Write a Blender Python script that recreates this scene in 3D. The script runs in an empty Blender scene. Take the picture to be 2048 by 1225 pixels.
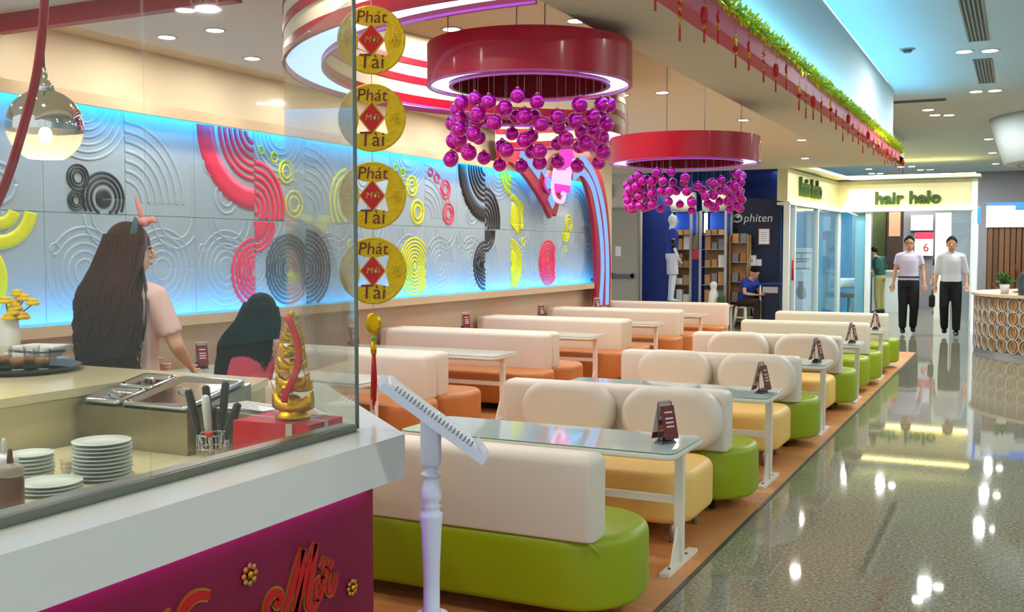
import bpy, bmesh, math, random
from mathutils import Vector, Matrix, Euler
PI = math.pi
R = math.radians
rnd = random.Random(7)
scn = bpy.context.scene
COL = scn.collection

# ------------------------------------------------------------------ camera
FOC, CAMH, YAW, PITCH = 2071.0, 1.55, R(26.0985), R(3.1093)
cd = bpy.data.cameras.new('camera')
cd.sensor_width = 36.0
cd.lens = 36.0 * FOC / 2048.0
cd.clip_end = 200
cam = bpy.data.objects.new('camera', cd)
cam.location = (0, 0, CAMH)
cam.rotation_euler = (R(90) - PITCH, 0, YAW)
COL.objects.link(cam)
scn.camera = cam

# ------------------------------------------------------------------ world, exposure
wd = bpy.data.worlds.new('world'); scn.world = wd; wd.use_nodes = True
wd.node_tree.nodes['Background'].inputs[0].default_value = (0.80, 0.86, 0.92, 1)
wd.node_tree.nodes['Background'].inputs[1].default_value = 1.1
scn.view_settings.view_transform = 'Standard'
scn.view_settings.look = 'None'
scn.view_settings.exposure = 0.12
scn.view_settings.gamma = 1.0
scn.view_settings.use_curve_mapping = False
cy = scn.cycles
cy.use_denoising = True; cy.use_light_tree = False
cy.use_adaptive_sampling = True; cy.adaptive_threshold = 0.05; cy.adaptive_min_samples = 12
cy.max_bounces = 6; cy.diffuse_bounces = 3; cy.glossy_bounces = 3; cy.transmission_bounces = 6; cy.transparent_max_bounces = 16
cy.caustics_reflective = False; cy.caustics_refractive = False
cy.sample_clamp_indirect = 4.0
K_CAFE, K_MALL = 13.5, 48.0        # watts per downlight

# points of the place, found along the sight line of a pixel
_f = Vector((-math.sin(YAW) * math.cos(PITCH), math.cos(YAW) * math.cos(PITCH), -math.sin(PITCH)))
_r = Vector((math.cos(YAW), math.sin(YAW), 0)); _u = _r.cross(_f)
def sight(px, py): return _r * ((px - 1024) / FOC) + _u * ((612.5 - py) / FOC) + _f
def atz(px, py, z): d = sight(px, py); return Vector((0, 0, CAMH)) + d * ((z - CAMH) / d.z)
def atx(px, py, x): d = sight(px, py); return Vector((0, 0, CAMH)) + d * (x / d.x)
def aty(px, py, y): d = sight(px, py); return Vector((0, 0, CAMH)) + d * (y / d.y)

# ------------------------------------------------------------------ materials
def lin(c):
    return tuple(((v / 255) / 12.92 if v / 255 <= 0.04045 else ((v / 255 + 0.055) / 1.055) ** 2.4) for v in c)
MATS = {}
def mat(name, rgb, rough=0.5, metal=0.0, emit=None, es=0.0, bump=0.0, bscale=60.0, var=0.0, vscale=3.0, coat=0.0, alpha=1.0, trans=0.0, ior=1.45, spec=0.5):
    if name in MATS: return MATS[name]
    m = bpy.data.materials.new(name); m.use_nodes = True
    nt = m.node_tree; p = nt.nodes['Principled BSDF']
    c = lin(rgb)
    p.inputs['Base Color'].default_value = (*c, 1)
    p.inputs['Roughness'].default_value = rough
    p.inputs['Metallic'].default_value = metal
    p.inputs['Coat Weight'].default_value = coat
    p.inputs['Coat Roughness'].default_value = 0.08
    p.inputs['Alpha'].default_value = alpha
    p.inputs['Transmission Weight'].default_value = trans
    p.inputs['IOR'].default_value = ior
    p.inputs['Specular IOR Level'].default_value = spec
    if emit is not None:
        p.inputs['Emission Color'].default_value = (*lin(emit), 1)
        p.inputs['Emission Strength'].default_value = es
    if bump or var:
        tc = nt.nodes.new('ShaderNodeTexCoord')
    if var:
        n = nt.nodes.new('ShaderNodeTexNoise'); n.inputs['Scale'].default_value = vscale; n.inputs['Detail'].default_value = 4
        mx = nt.nodes.new('ShaderNodeMix'); mx.data_type = 'RGBA'
        mx.inputs[6].default_value = (*[max(0, v * (1 - var)) for v in c], 1)
        mx.inputs[7].default_value = (*[min(1, v * (1 + var)) for v in c], 1)
        nt.links.new(tc.outputs['Object'], n.inputs['Vector'])
        nt.links.new(n.outputs['Fac'], mx.inputs[0]); nt.links.new(mx.outputs[2], p.inputs['Base Color'])
    if bump:
        n2 = nt.nodes.new('ShaderNodeTexNoise'); n2.inputs['Scale'].default_value = bscale; n2.inputs['Detail'].default_value = 3
        b = nt.nodes.new('ShaderNodeBump'); b.inputs['Strength'].default_value = bump; b.inputs['Distance'].default_value = 0.01
        nt.links.new(tc.outputs['Object'], n2.inputs['Vector'])
        nt.links.new(n2.outputs['Fac'], b.inputs['Height']); nt.links.new(b.outputs['Normal'], p.inputs['Normal'])
    MATS[name] = m
    return m

def glass_mat(name, tint=(0.93, 0.97, 0.95), refl=1.0, haze=0.0, hazecol=(0.7, 0.75, 0.7)):
    m = bpy.data.materials.new(name); m.use_nodes = True
    nt = m.node_tree; nt.nodes.clear()
    out = nt.nodes.new('ShaderNodeOutputMaterial')
    tr = nt.nodes.new('ShaderNodeBsdfTransparent'); tr.inputs[0].default_value = (*tint, 1)
    gl = nt.nodes.new('ShaderNodeBsdfGlossy'); gl.inputs['Roughness'].default_value = 0.02; gl.inputs[0].default_value = (refl, refl, refl, 1)
    lw = nt.nodes.new('ShaderNodeLayerWeight'); lw.inputs[0].default_value = 0.5
    pw = nt.nodes.new('ShaderNodeMath'); pw.operation = 'POWER'; pw.inputs[1].default_value = 5.0
    fr = nt.nodes.new('ShaderNodeMath'); fr.operation = 'MULTIPLY_ADD'; fr.inputs[1].default_value = 0.95; fr.inputs[2].default_value = 0.045; fr.use_clamp = True
    mx = nt.nodes.new('ShaderNodeMixShader')
    nt.links.new(lw.outputs['Facing'], pw.inputs[0]); nt.links.new(pw.outputs[0], fr.inputs[0])
    nt.links.new(fr.outputs[0], mx.inputs[0]); nt.links.new(tr.outputs[0], mx.inputs[1]); nt.links.new(gl.outputs[0], mx.inputs[2])
    last = mx
    if haze:
        df = nt.nodes.new('ShaderNodeBsdfDiffuse'); df.inputs[0].default_value = (*hazecol, 1)
        m2 = nt.nodes.new('ShaderNodeMixShader'); m2.inputs[0].default_value = haze
        nt.links.new(mx.outputs[0], m2.inputs[1]); nt.links.new(df.outputs[0], m2.inputs[2]); last = m2
    nt.links.new(last.outputs[0], out.inputs[0])
    MATS[name] = m
    return m

def granite_mat():
    m = bpy.data.materials.new('granite'); m.use_nodes = True; nt = m.node_tree; p = nt.nodes['Principled BSDF']
    tc = nt.nodes.new('ShaderNodeTexCoord')
    n = nt.nodes.new('ShaderNodeTexNoise'); n.inputs['Scale'].default_value = 55; n.inputs['Detail'].default_value = 8; n.inputs['Roughness'].default_value = 0.8
    r = nt.nodes.new('ShaderNodeValToRGB')
    e = r.color_ramp.elements
    e[0].position = 0.36; e[0].color = (*lin((78, 78, 66)), 1)
    e[1].position = 0.64; e[1].color = (*lin((190, 184, 158)), 1)
    k = r.color_ramp.elements.new(0.5); k.color = (*lin((132, 130, 112)), 1)
    nt.links.new(tc.outputs['Object'], n.inputs['Vector']); nt.links.new(n.outputs['Fac'], r.inputs[0]); nt.links.new(r.outputs[0], p.inputs['Base Color'])
    p.inputs['Roughness'].default_value = 0.035
    p.inputs['Specular IOR Level'].default_value = 0.5
    MATS['granite'] = m
    return m

def wood_mat(name, a, b, scale=(1.5, 22, 22), rough=0.4):
    m = bpy.data.materials.new(name); m.use_nodes = True; nt = m.node_tree; p = nt.nodes['Principled BSDF']
    tc = nt.nodes.new('ShaderNodeTexCoord'); mp = nt.nodes.new('ShaderNodeMapping'); mp.inputs['Scale'].default_value = scale
    oi = nt.nodes.new('ShaderNodeObjectInfo')
    n = nt.nodes.new('ShaderNodeTexNoise'); n.inputs['Scale'].default_value = 1.6; n.inputs['Detail'].default_value = 5
    ad = nt.nodes.new('ShaderNodeMath'); ad.operation = 'MULTIPLY_ADD'; ad.inputs[1].default_value = 0.55; 
    ad2 = nt.nodes.new('ShaderNodeMath'); ad2.operation = 'MULTIPLY_ADD'; ad2.inputs[1].default_value = 0.6; ad2.inputs[2].default_value = -0.1
    mx = nt.nodes.new('ShaderNodeMix'); mx.data_type = 'RGBA'; mx.inputs[6].default_value = (*lin(a), 1); mx.inputs[7].default_value = (*lin(b), 1)
    nt.links.new(tc.outputs['Object'], mp.inputs[0]); nt.links.new(mp.outputs[0], n.inputs['Vector'])
    nt.links.new(oi.outputs['Random'], ad2.inputs[0])
    nt.links.new(n.outputs['Fac'], ad.inputs[0]); nt.links.new(ad2.outputs[0], ad.inputs[2])
    nt.links.new(ad.outputs[0], mx.inputs[0]); nt.links.new(mx.outputs[2], p.inputs['Base Color'])
    p.inputs['Roughness'].default_value = rough
    MATS[name] = m
    return m

def emat(name, rgb, s):
    m = bpy.data.materials.new(name); m.use_nodes = True; nt = m.node_tree; nt.nodes.clear()
    o = nt.nodes.new('ShaderNodeOutputMaterial'); e = nt.nodes.new('ShaderNodeEmission')
    e.inputs[0].default_value = (*lin(rgb), 1); e.inputs[1].default_value = s
    nt.links.new(e.outputs[0], o.inputs[0]); MATS[name] = m
    return m

M = MATS
granite_mat()
wood_mat('plank', (186, 114, 60), (226, 156, 96))
wood_mat('tan_wood', (176, 128, 76), (206, 160, 104))
wood_mat('brown_wood', (74, 46, 26), (120, 80, 46))
glass_mat('screen_glass', (0.95, 0.965, 0.95), 1.0, 0.022, (0.66, 0.66, 0.58))
mat('pane_edge', (84, 100, 92), 0.2)
glass_mat('shop_glass', (0.86, 0.95, 0.97), 1.0, 0.05, (0.5, 0.75, 0.85))
glass_mat('clear_glass', (0.97, 0.97, 0.96), 1.0)
glass_mat('bowl_glass', (0.95, 0.9, 0.82), 1.0, 0.45, (0.95, 0.85, 0.72))
mat('cafe_wall', (226, 208, 180), 0.6, var=0.03)
mat('cafe_wall_low', (214, 186, 158), 0.5, var=0.03)
mat('ledge', (206, 180, 150), 0.4)
mat('cafe_ceiling', (236, 228, 202), 0.8)
mat('soffit', (224, 218, 200), 0.8)
mat('mall_ceiling', (208, 220, 222), 0.8)
mat('white_wall', (214, 210, 200), 0.7)
mat('bulkhead', (210, 222, 224), 0.7)
mat('mural_white', (164, 178, 186), 0.35, coat=0.2)
mat('mural_black', (44, 34, 34), 0.4)
mat('mural_grey', (72, 76, 86), 0.4)
mat('mural_pink', (236, 44, 84), 0.4)
mat('mural_yellow', (226, 222, 10), 0.4)
mat('drum_red', (180, 4, 38), 0.35, coat=0.15)
mat('drum_inner', (140, 4, 24), 0.5)
mat('ring_cream', (222, 210, 186), 0.6)
mat('red_paint', (156, 8, 42), 0.4)
emat('led_white', (170, 203, 255), 3.0)
emat('led_blue', (24, 160, 245), 46.0)
emat('led_cyan', (100, 208, 255), 115.0)
emat('led_warm', (255, 234, 130), 30.0)
emat('led_magenta', (190, 10, 255), 11.0)
emat('lamp_disc', (255, 250, 236), 40.0)
emat('tube_light', (150, 190, 250), 0.95)
emat('exit_light', (220, 240, 255), 4.0)
emat('pillar_light', (240, 250, 255), 1.0)
emat('bulb', (255, 226, 180), 22.0)
emat('neon_pink', (255, 70, 190), 1.3)
emat('neon_pale', (255, 190, 240), 1.3)
mat('rim_pink', (196, 70, 170), 0.3)
mat('ball', (220, 6, 172), 0.13, 0.4, coat=0.5)
mat('gold', (214, 164, 20), 0.3, 0.85, bump=0.25, bscale=120)
mat('gold_coin', (226, 184, 16), 0.42, 0.25, bump=0.9, bscale=110)
mat('gold_trim', (204, 158, 70), 0.3, 0.8)
mat('tassel_red', (196, 14, 22), 0.5)
mat('green_bead', (110, 180, 60), 0.4)
mat('red_foil', (214, 14, 34), 0.25, 0.35, bump=0.5, bscale=220)
mat('silver_ribbon', (196, 196, 200), 0.2, 0.9)
mat('back_white', (228, 216, 200), 0.45)
mat('seat_green', (150, 166, 12), 0.42)
mat('seat_yellow', (246, 200, 112), 0.45)
mat('seat_orange', (194, 120, 62), 0.42)
mat('dark', (30, 26, 22), 0.7)
mat('white_paint', (238, 232, 220), 0.35)
mat('table_glass', (206, 222, 216), 0.04, coat=0.4)
mat('glass_edge', (60, 140, 120), 0.15)
mat('steel', (168, 164, 152), 0.25, 1.0, bump=0.02, bscale=30)
mat('steel_polished', (222, 220, 214), 0.12, 1.0)
mat('chrome', (226, 226, 226), 0.04, 1.0)
mat('cream_top', (232, 222, 180), 0.12, coat=0.3)
mat('cream_body', (220, 208, 158), 0.4)
mat('counter_white', (236, 236, 230), 0.14)
mat('counter_panel', (128, 2, 52), 0.5)
mat('channel', (120, 124, 112), 0.3, 0.7)
mat('letter_red', (196, 16, 20), 0.35)
mat('plate_white', (226, 238, 232), 0.12)
mat('black_plastic', (24, 22, 22), 0.4)
mat('white_plastic', (232, 232, 228), 0.35)
mat('red_plastic', (206, 20, 30), 0.35)
mat('sauce', (96, 50, 24), 0.35)
mat('bottle_cap', (156, 146, 128), 0.4)
mat('paper', (240, 242, 246), 0.6)
mat('print_dark', (60, 70, 90), 0.6)
mat('tray', (52, 40, 22), 0.25)
mat('tea', (150, 96, 30), 0.2)
mat('petal', (240, 206, 10), 0.6)
mat('leaf', (52, 92, 30), 0.6)
mat('menu_maroon', (110, 28, 34), 0.4)
mat('menu_cream', (226, 206, 196), 0.4)
mat('menu_orange', (214, 110, 40), 0.5)
mat('menu_base', (30, 36, 50), 0.3)
mat('stand_white', (226, 230, 246), 0.3)
mat('lip', (168, 92, 84), 0.5)
mat('skin', (206, 150, 118), 0.5)
mat('skin_pale', (222, 170, 140), 0.5)
mat('hair_brown', (66, 34, 14), 0.7, spec=0.08)
mat('hair_black', (14, 10, 9), 0.6, spec=0.12)
mat('shirt_pink', (232, 196, 194), 0.7)
mat('top_pink', (206, 60, 92), 0.7)
mat('bow_pink', (230, 150, 140), 0.7)
mat('band_grey', (70, 84, 92), 0.6)
mat('shirt_lavender', (200, 192, 214), 0.7)
mat('shirt_white', (212, 212, 220), 0.7)
mat('trouser_black', (16, 16, 20), 0.8)
mat('shirt_blue', (26, 52, 150), 0.7)
mat('shirt_green', (24, 70, 62), 0.8)
mat('khaki', (150, 140, 90), 0.8)
mat('trouser_brown', (52, 36, 26), 0.8)
mat('shoe_black', (12, 12, 14), 0.3)
mat('mannequin', (214, 226, 238), 0.4)
mat('white_cloth', (206, 208, 226), 0.7)
mat('navy', (22, 34, 66), 0.6)
mat('blue_panel', (18, 48, 132), 0.5)
mat('blue_bright', (30, 90, 210), 0.4)
mat('grey_door', (166, 162, 152), 0.5)
mat('grey_frame', (150, 146, 136), 0.5)
mat('bar_grey', (90, 90, 92), 0.3, 0.7)
mat('alu', (176, 176, 180), 0.35, 0.7)
mat('silver_letter', (196, 196, 196), 0.3, 0.6)
mat('hedge', (52, 80, 16), 0.7, bump=0.6, bscale=120)
mat('shop_cream', (222, 212, 168), 0.6)
mat('shop_white', (226, 230, 226), 0.5)
mat('shop_blue', (70, 170, 225), 0.6)
mat('shop_grey', (140, 134, 140), 0.6)
mat('olive', (70, 76, 28), 0.7)
mat('frost', (150, 205, 220), 0.5)
mat('poster_tan', (206, 146, 110), 0.6)
mat('poster_lilac', (206, 200, 226), 0.5, emit=(206, 200, 226), es=0.25)
mat('dark_brown', (54, 34, 24), 0.6)
mat('frame_brown', (96, 40, 26), 0.5)
mat('tinsel_green', (150, 180, 16), 0.2, 0.6)
mat('tinsel_yellow', (236, 206, 16), 0.2, 0.6)
mat('fascia_red', (196, 62, 90), 0.5)
mat('vent', (150, 150, 140), 0.6)
mat('vent_dark', (70, 72, 68), 0.6)
mat('kiosk_wood', (168, 120, 52), 0.5)
mat('kiosk_ring', (176, 168, 158), 0.4)
mat('red_rubber', (176, 14, 34), 0.4)
mat('string', (200, 190, 180), 0.6)
mat('blue_sign', (40, 120, 230), 0.5, emit=(40, 120, 230), es=0.5)

# ------------------------------------------------------------------ mesh builder
class MB:
    def __init__(s): s.v = []; s.f = []; s.sm = []
    def add(s, vs, fs, smooth=False):
        o = len(s.v); s.v += [tuple(v) for v in vs]; s.f += [tuple(i + o for i in f) for f in fs]; s.sm += [smooth] * len(fs); return s
    def box(s, c, d, rot=None):
        x, y, z = d[0] / 2, d[1] / 2, d[2] / 2
        vs = [Vector((a * x, b * y, e * z)) for a in (-1, 1) for b in (-1, 1) for e in (-1, 1)]
        if rot is not None:
            m = rot if isinstance(rot, Matrix) else Euler(rot).to_matrix()
            vs = [m @ v for v in vs]
        vs = [v + Vector(c) for v in vs]
        return s.add(vs, [(0, 1, 3, 2), (4, 6, 7, 5), (0, 4, 5, 1), (2, 3, 7, 6), (0, 2, 6, 4), (1, 5, 7, 3)])
    def bb(s, x0, x1, y0, y1, z0, z1): return s.box(((x0 + x1) / 2, (y0 + y1) / 2, (z0 + z1) / 2), (abs(x1 - x0), abs(y1 - y0), abs(z1 - z0)))
    def loops(s, loops, cap0=True, cap1=True, smooth=True, closed=True):
        n = len(loops[0]); vs = [p for l in loops for p in l]; fs = []
        for i in range(len(loops) - 1):
            for j in range(n if closed else n - 1):
                k = (j + 1) % n
                fs.append((i * n + j, i * n + k, (i + 1) * n + k, (i + 1) * n + j))
        s.add(vs, fs, smooth)
        o = len(s.v) - len(vs)
        if cap0: s.f.append(tuple(o + j for j in reversed(range(n)))); s.sm.append(False)
        if cap1: s.f.append(tuple(o + (len(loops) - 1) * n + j for j in range(n))); s.sm.append(False)
        return s
    def lathe(s, prof, c=(0, 0, 0), n=24, smooth=True, cap=True):
        L = [[(c[0] + r * math.cos(2 * PI * j / n), c[1] + r * math.sin(2 * PI * j / n), c[2] + z) for j in range(n)] for r, z in prof]
        return s.loops(L, cap, cap, smooth)
    def tube(s, pts, rad, n=8, closed=False, side=None, smooth=True, cap=True):
        pts = [Vector(p) for p in pts]; m = len(pts); L = []
        prev = None
        for i, p in enumerate(pts):
            a = pts[(i - 1) % m] if (closed or i > 0) else p
            b = pts[(i + 1) % m] if (closed or i < m - 1) else p
            t = (b - a)
            t = t.normalized() if t.length > 1e-9 else Vector((0, 0, 1))
            ref = Vector(side) if side is not None else (prev if prev is not None else (Vector((1, 0, 0)) if abs(t.x) < 0.9 else Vector((0, 1, 0))))
            u = ref - t * ref.dot(t)
            u = u.normalized() if u.length > 1e-6 else t.orthogonal().normalized()
            w = t.cross(u); prev = u
            r = rad[i] if isinstance(rad, (list, tuple)) else rad
            ra, rb = r if isinstance(r, (list, tuple)) else (r, r)
            L.append([p + u * (ra * math.cos(2 * PI * j / n)) + w * (rb * math.sin(2 * PI * j / n)) for j in range(n)])
        if closed: L.append(L[0]); return s.loops(L, False, False, smooth)
        return s.loops(L, cap, cap, smooth)
    def sphere(s, c, r, n=16, m=10, smooth=True):
        r3 = r if isinstance(r, (list, tuple)) else (r, r, r)
        L = []
        for i in range(m + 1):
            a = -PI / 2 + PI * i / m; q = max(math.cos(a), 0.02)
            L.append([(c[0] + r3[0] * q * math.cos(2 * PI * j / n), c[1] + r3[1] * q * math.sin(2 * PI * j / n), c[2] + r3[2] * math.sin(a)) for j in range(n)])
        return s.loops(L, True, True, smooth)
    def prism(s, poly, z0, z1, axes=(0, 1, 2)):
        def pt(a, b, h):
            v = [0, 0, 0]; v[axes[0]] = a; v[axes[1]] = b; v[axes[2]] = h; return tuple(v)
        return s.loops([[pt(a, b, z0) for a, b in poly], [pt(a, b, z1) for a, b in poly]], True, True, False)
    def cushion(s, cx, cy, w, d, r, z0, z1, rt=0.03, rb=0.03, n=8, k=4, axes=(0, 1, 2)):
        # rounded-rectangle plan, rounded top and bottom rim
        def outline(ins):
            ww, dd, rr = w / 2 - ins, d / 2 - ins, max(r - ins, 0.004); o = []
            for q, (sx, sy) in enumerate(((1, 1), (-1, 1), (-1, -1), (1, -1))):
                for j in range(n + 1):
                    a = q * PI / 2 + PI / 2 * j / n
                    o.append((cx + sx * (ww - rr) + rr * math.cos(a), cy + sy * (dd - rr) + rr * math.sin(a)))
            return o
        def pt(a, b, h):
            v = [0, 0, 0]; v[axes[0]] = a; v[axes[1]] = b; v[axes[2]] = h; return tuple(v)
        L = [[pt(x, y, z0 + rb * (1 - math.cos(a))) for x, y in outline(rb * (1 - math.sin(a)))] for a in [PI / 2 * i / k for i in range(k + 1)]]
        L += [[pt(x, y, z1 - rt * (1 - math.cos(a))) for x, y in outline(rt * (1 - math.sin(a)))] for a in [PI / 2 * (k - i) / k for i in range(k + 1)]]
        return s.loops(L, True, True, True)
    def mesh(s, name):
        me = bpy.data.meshes.new(name); me.from_pydata(s.v, [], s.f)
        me.polygons.foreach_set('use_smooth', s.sm)
        bm = bmesh.new(); bm.from_mesh(me); bmesh.ops.recalc_face_normals(bm, faces=bm.faces); bm.to_mesh(me); bm.free()
        return me
    def build(s, name, m, parent=None, loc=None, rot=None):
        return link(name, s.mesh(name), m, parent, loc, rot)

def link(name, me, m, parent=None, loc=None, rot=None):
    if m is not None and not me.materials: me.materials.append(MATS[m] if isinstance(m, str) else m)
    o = bpy.data.objects.new(name, me); COL.objects.link(o)
    if parent is not None: o.parent = parent
    if loc is not None: o.location = loc
    if rot is not None: o.rotation_euler = rot
    return o
def inst(src, parent=None, loc=None, rot=None):
    o = src.copy(); COL.objects.link(o); o.parent = parent
    if loc is not None: o.location = loc
    if rot is not None: o.rotation_euler = rot
    return o
def tag(o, label=None, cat=None, group=None, kind=None):
    if label: o['label'] = label
    if cat: o['category'] = cat
    if group: o['group'] = group
    if kind: o['kind'] = kind
    return o
def thing(name, label, cat, loc=(0, 0, 0), rz=0.0, group=None):
    o = bpy.data.objects.new(name, None); o.empty_display_size = 0.1; COL.objects.link(o)
    o.location = loc; o.rotation_euler = (0, 0, rz)
    return tag(o, label, cat, group)
def struct(o, label=None): o['kind'] = 'structure'; return tag(o, label)
def copy_tree(src, parent=None, loc=None, rz=None, label=None, group=None):
    c = src.copy(); COL.objects.link(c); c.parent = parent
    if loc is not None: c.location = loc
    if rz is not None: c.rotation_euler = (0, 0, rz)
    if label: c['label'] = label
    if group: c['group'] = group
    for ch in list(src.children): copy_tree(ch, c)
    return c
def light(name, kind, energy, color, loc, parent=None, rot=(0, 0, 0), **kw):
    l = bpy.data.lights.new(name, kind); l.energy = energy; l.color = color
    for k, v in kw.items(): setattr(l, k, v)
    o = bpy.data.objects.new(name, l); COL.objects.link(o); o.location = loc; o.rotation_euler = rot
    if parent is not None: o.parent = parent
    return o
def from_mod(o, name):
    dg = bpy.context.evaluated_depsgraph_get(); dg.update()
    me = bpy.data.meshes.new_from_object(o.evaluated_get(dg)); me.name = name
    return me
def text_mesh(txt, size, extrude, name, shear=0.0, offset=0.0, bold=False):
    c = bpy.data.curves.new('t', 'FONT'); c.body = txt; c.size = size; c.extrude = extrude; c.shear = shear; c.offset = offset
    c.align_x = 'CENTER'; c.align_y = 'CENTER'; c.resolution_u = 3
    o = bpy.data.objects.new('t', c); COL.objects.link(o)
    me = from_mod(o, name); bpy.data.objects.remove(o); bpy.data.curves.remove(c)
    return me
def rotm(m, loc): return Matrix.Translation(loc) @ m.to_4x4()
ORD = ['first', 'second', 'third', 'fourth', 'fifth', 'sixth', 'seventh', 'eighth', 'ninth', 'tenth', 'eleventh', 'twelfth', 'thirteenth', 'fourteenth', 'fifteenth', 'sixteenth', 'seventeenth', 'eighteenth', 'nineteenth', 'twentieth']

# ================================================================== structure
ZC, ZM = 3.10, 3.53
WX, MX = -6.15, -6.10            # café wall, face of its relief panels
fl = struct(MB().bb(-12, 12, -2, 34, -0.10, 0.0).build('floor', 'granite'), 'polished grey granite floor of the mall walkway')
fw = struct(MB().bb(WX, -1.37, 2.6, 16.6, 0.0005, 0.002).build('floor', 'dark'), 'orange brown plank floor under the café seats')
pl_me = None
row = 0; y = 2.62
while y < 16.5:
    w_ = 0.187; x = WX + 0.002 - (0.45 if row % 2 else 0.0)
    xs = [WX] + [v for v in [WX + (0.6 if row % 2 else 1.2) + 1.2 * k for k in range(5)] if v < -1.5] + [-1.37]
    for a_, b_ in zip(xs[:-1], xs[1:]):
        if y < 3.2 and b_ < -2.6: continue
        MB().bb(-(b_ - a_) / 2 + 0.001, (b_ - a_) / 2 - 0.001, -w_ / 2 + 0.001, w_ / 2 - 0.001, 0, 0.004).build('plank', 'plank', fw, ((a_ + b_) / 2, y + w_ / 2, 0.002))
    y += w_; row += 1
struct(MB().bb(-1.372, -1.352, 2.6, 16.6, 0.0, 0.007).build('trim_1', 'bar_grey'), 'thin dark strip between plank floor and granite')

wall = struct(MB().bb(WX - 0.12, WX, 0.2, 16.35, 1.0, ZC).bb(WX - 0.12, WX, 0.2, 16.35, 0, 1.0).build('wall_left', 'cafe_wall'), 'cream café wall carrying the relief panels')
MB().bb(WX, WX + 0.02, 0.3, 16.3, 0.06, 0.985).build('lower_panel', 'cafe_wall_low', wall)
MB().bb(WX, WX + 0.025, 0.3, 16.3, 0.0, 0.06).build('skirting', 'ledge', wall)
MB().bb(WX, WX + 0.20, 0.3, 15.55, 0.985, 1.005).bb(WX + 0.1995, WX + 0.22, 0.3, 15.55, 0.95, 1.03).build('ledge', 'ledge', wall)
MB().bb(WX, WX + 0.18, 0.3, 15.2, 2.625, 2.655).bb(WX + 0.1795, WX + 0.20, 0.3, 15.2, 2.575, 2.662).build('top_trim', 'ledge', wall)
MB().bb(WX + 0.155, WX + 0.172, 0.4, 15.15, 2.603, 2.62).build('light_strip', 'led_blue', wall)
MB().bb(WX + 0.175, WX + 0.192, 0.4, 15.5, 1.008, 1.024).build('light_strip', 'led_blue', wall)

cc = struct(MB().bb(-9, -1.93, 0.2, 20.1, ZC, ZC + 0.1).build('ceiling', 'cafe_ceiling'), 'cream ceiling over the café')
bk = struct(MB().bb(-1.93, -1.47, -0.5, 13.75, 2.65, ZM).build('trim_2', 'soffit'), 'beige bulkhead along the edge of the café ceiling')
MB().bb(-1.47, -1.455, -0.5, 13.74, 2.792, ZM).build('upper_face', 'bulkhead', bk)
MB().bb(-1.47, -1.37, -0.5, 13.75, 2.6505, 2.79).build('fascia_board', 'fascia_red', bk)
MB().bb(-1.415, -1.395, -0.5, 13.70, 2.792, 2.806).build('light_strip', 'led_cyan', bk)
mc = struct(MB().bb(-1.44, 12, -2, 34, ZM, ZM + 0.1).bb(-12, -1.44, 20.0, 34, ZM, ZM + 0.1).bb(-1.95, -1.44, 13.7, 20.0, ZM, ZM + 0.1).build('ceiling', 'mall_ceiling'), 'pale grey ceiling of the mall walkway')
struct(MB().bb(-2.0, -1.93, 13.75, 20.1, ZC, ZM).build('trim_3', 'soffit'))
struct(MB().bb(-9, -1.93, 20.1, 20.16, ZC, ZM + 0.1).build('trim_4', 'soffit'))
wr = struct(MB().bb(8.0, 8.15, -2, 34, 0, ZM).build('wall_right', 'white_wall'), 'white wall at the far side of the mall')
for k in range(7):
    MB().bb(7.9, 8.0, 0.3 + k * 4.0, 0.5 + k * 4.0, 0, 2.9).bb(7.9, 8.0, 3.4 + k * 4.0, 3.6 + k * 4.0, 0, 2.9).bb(7.9, 8.0, 0.5 + k * 4.0, 3.4 + k * 4.0, 2.7, 2.9).build('shop_frame', 'grey_frame', wr)
    MB().bb(7.96, 8.0, 0.5 + k * 4.0, 3.4 + k * 4.0, 0, 2.7).build('shop_window', 'frost', wr)
struct(MB().bb(-12, 12, 33.9, 34, 0, ZM).build('wall_back', 'white_wall'), 'pale wall at the far end of the mall')

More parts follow.
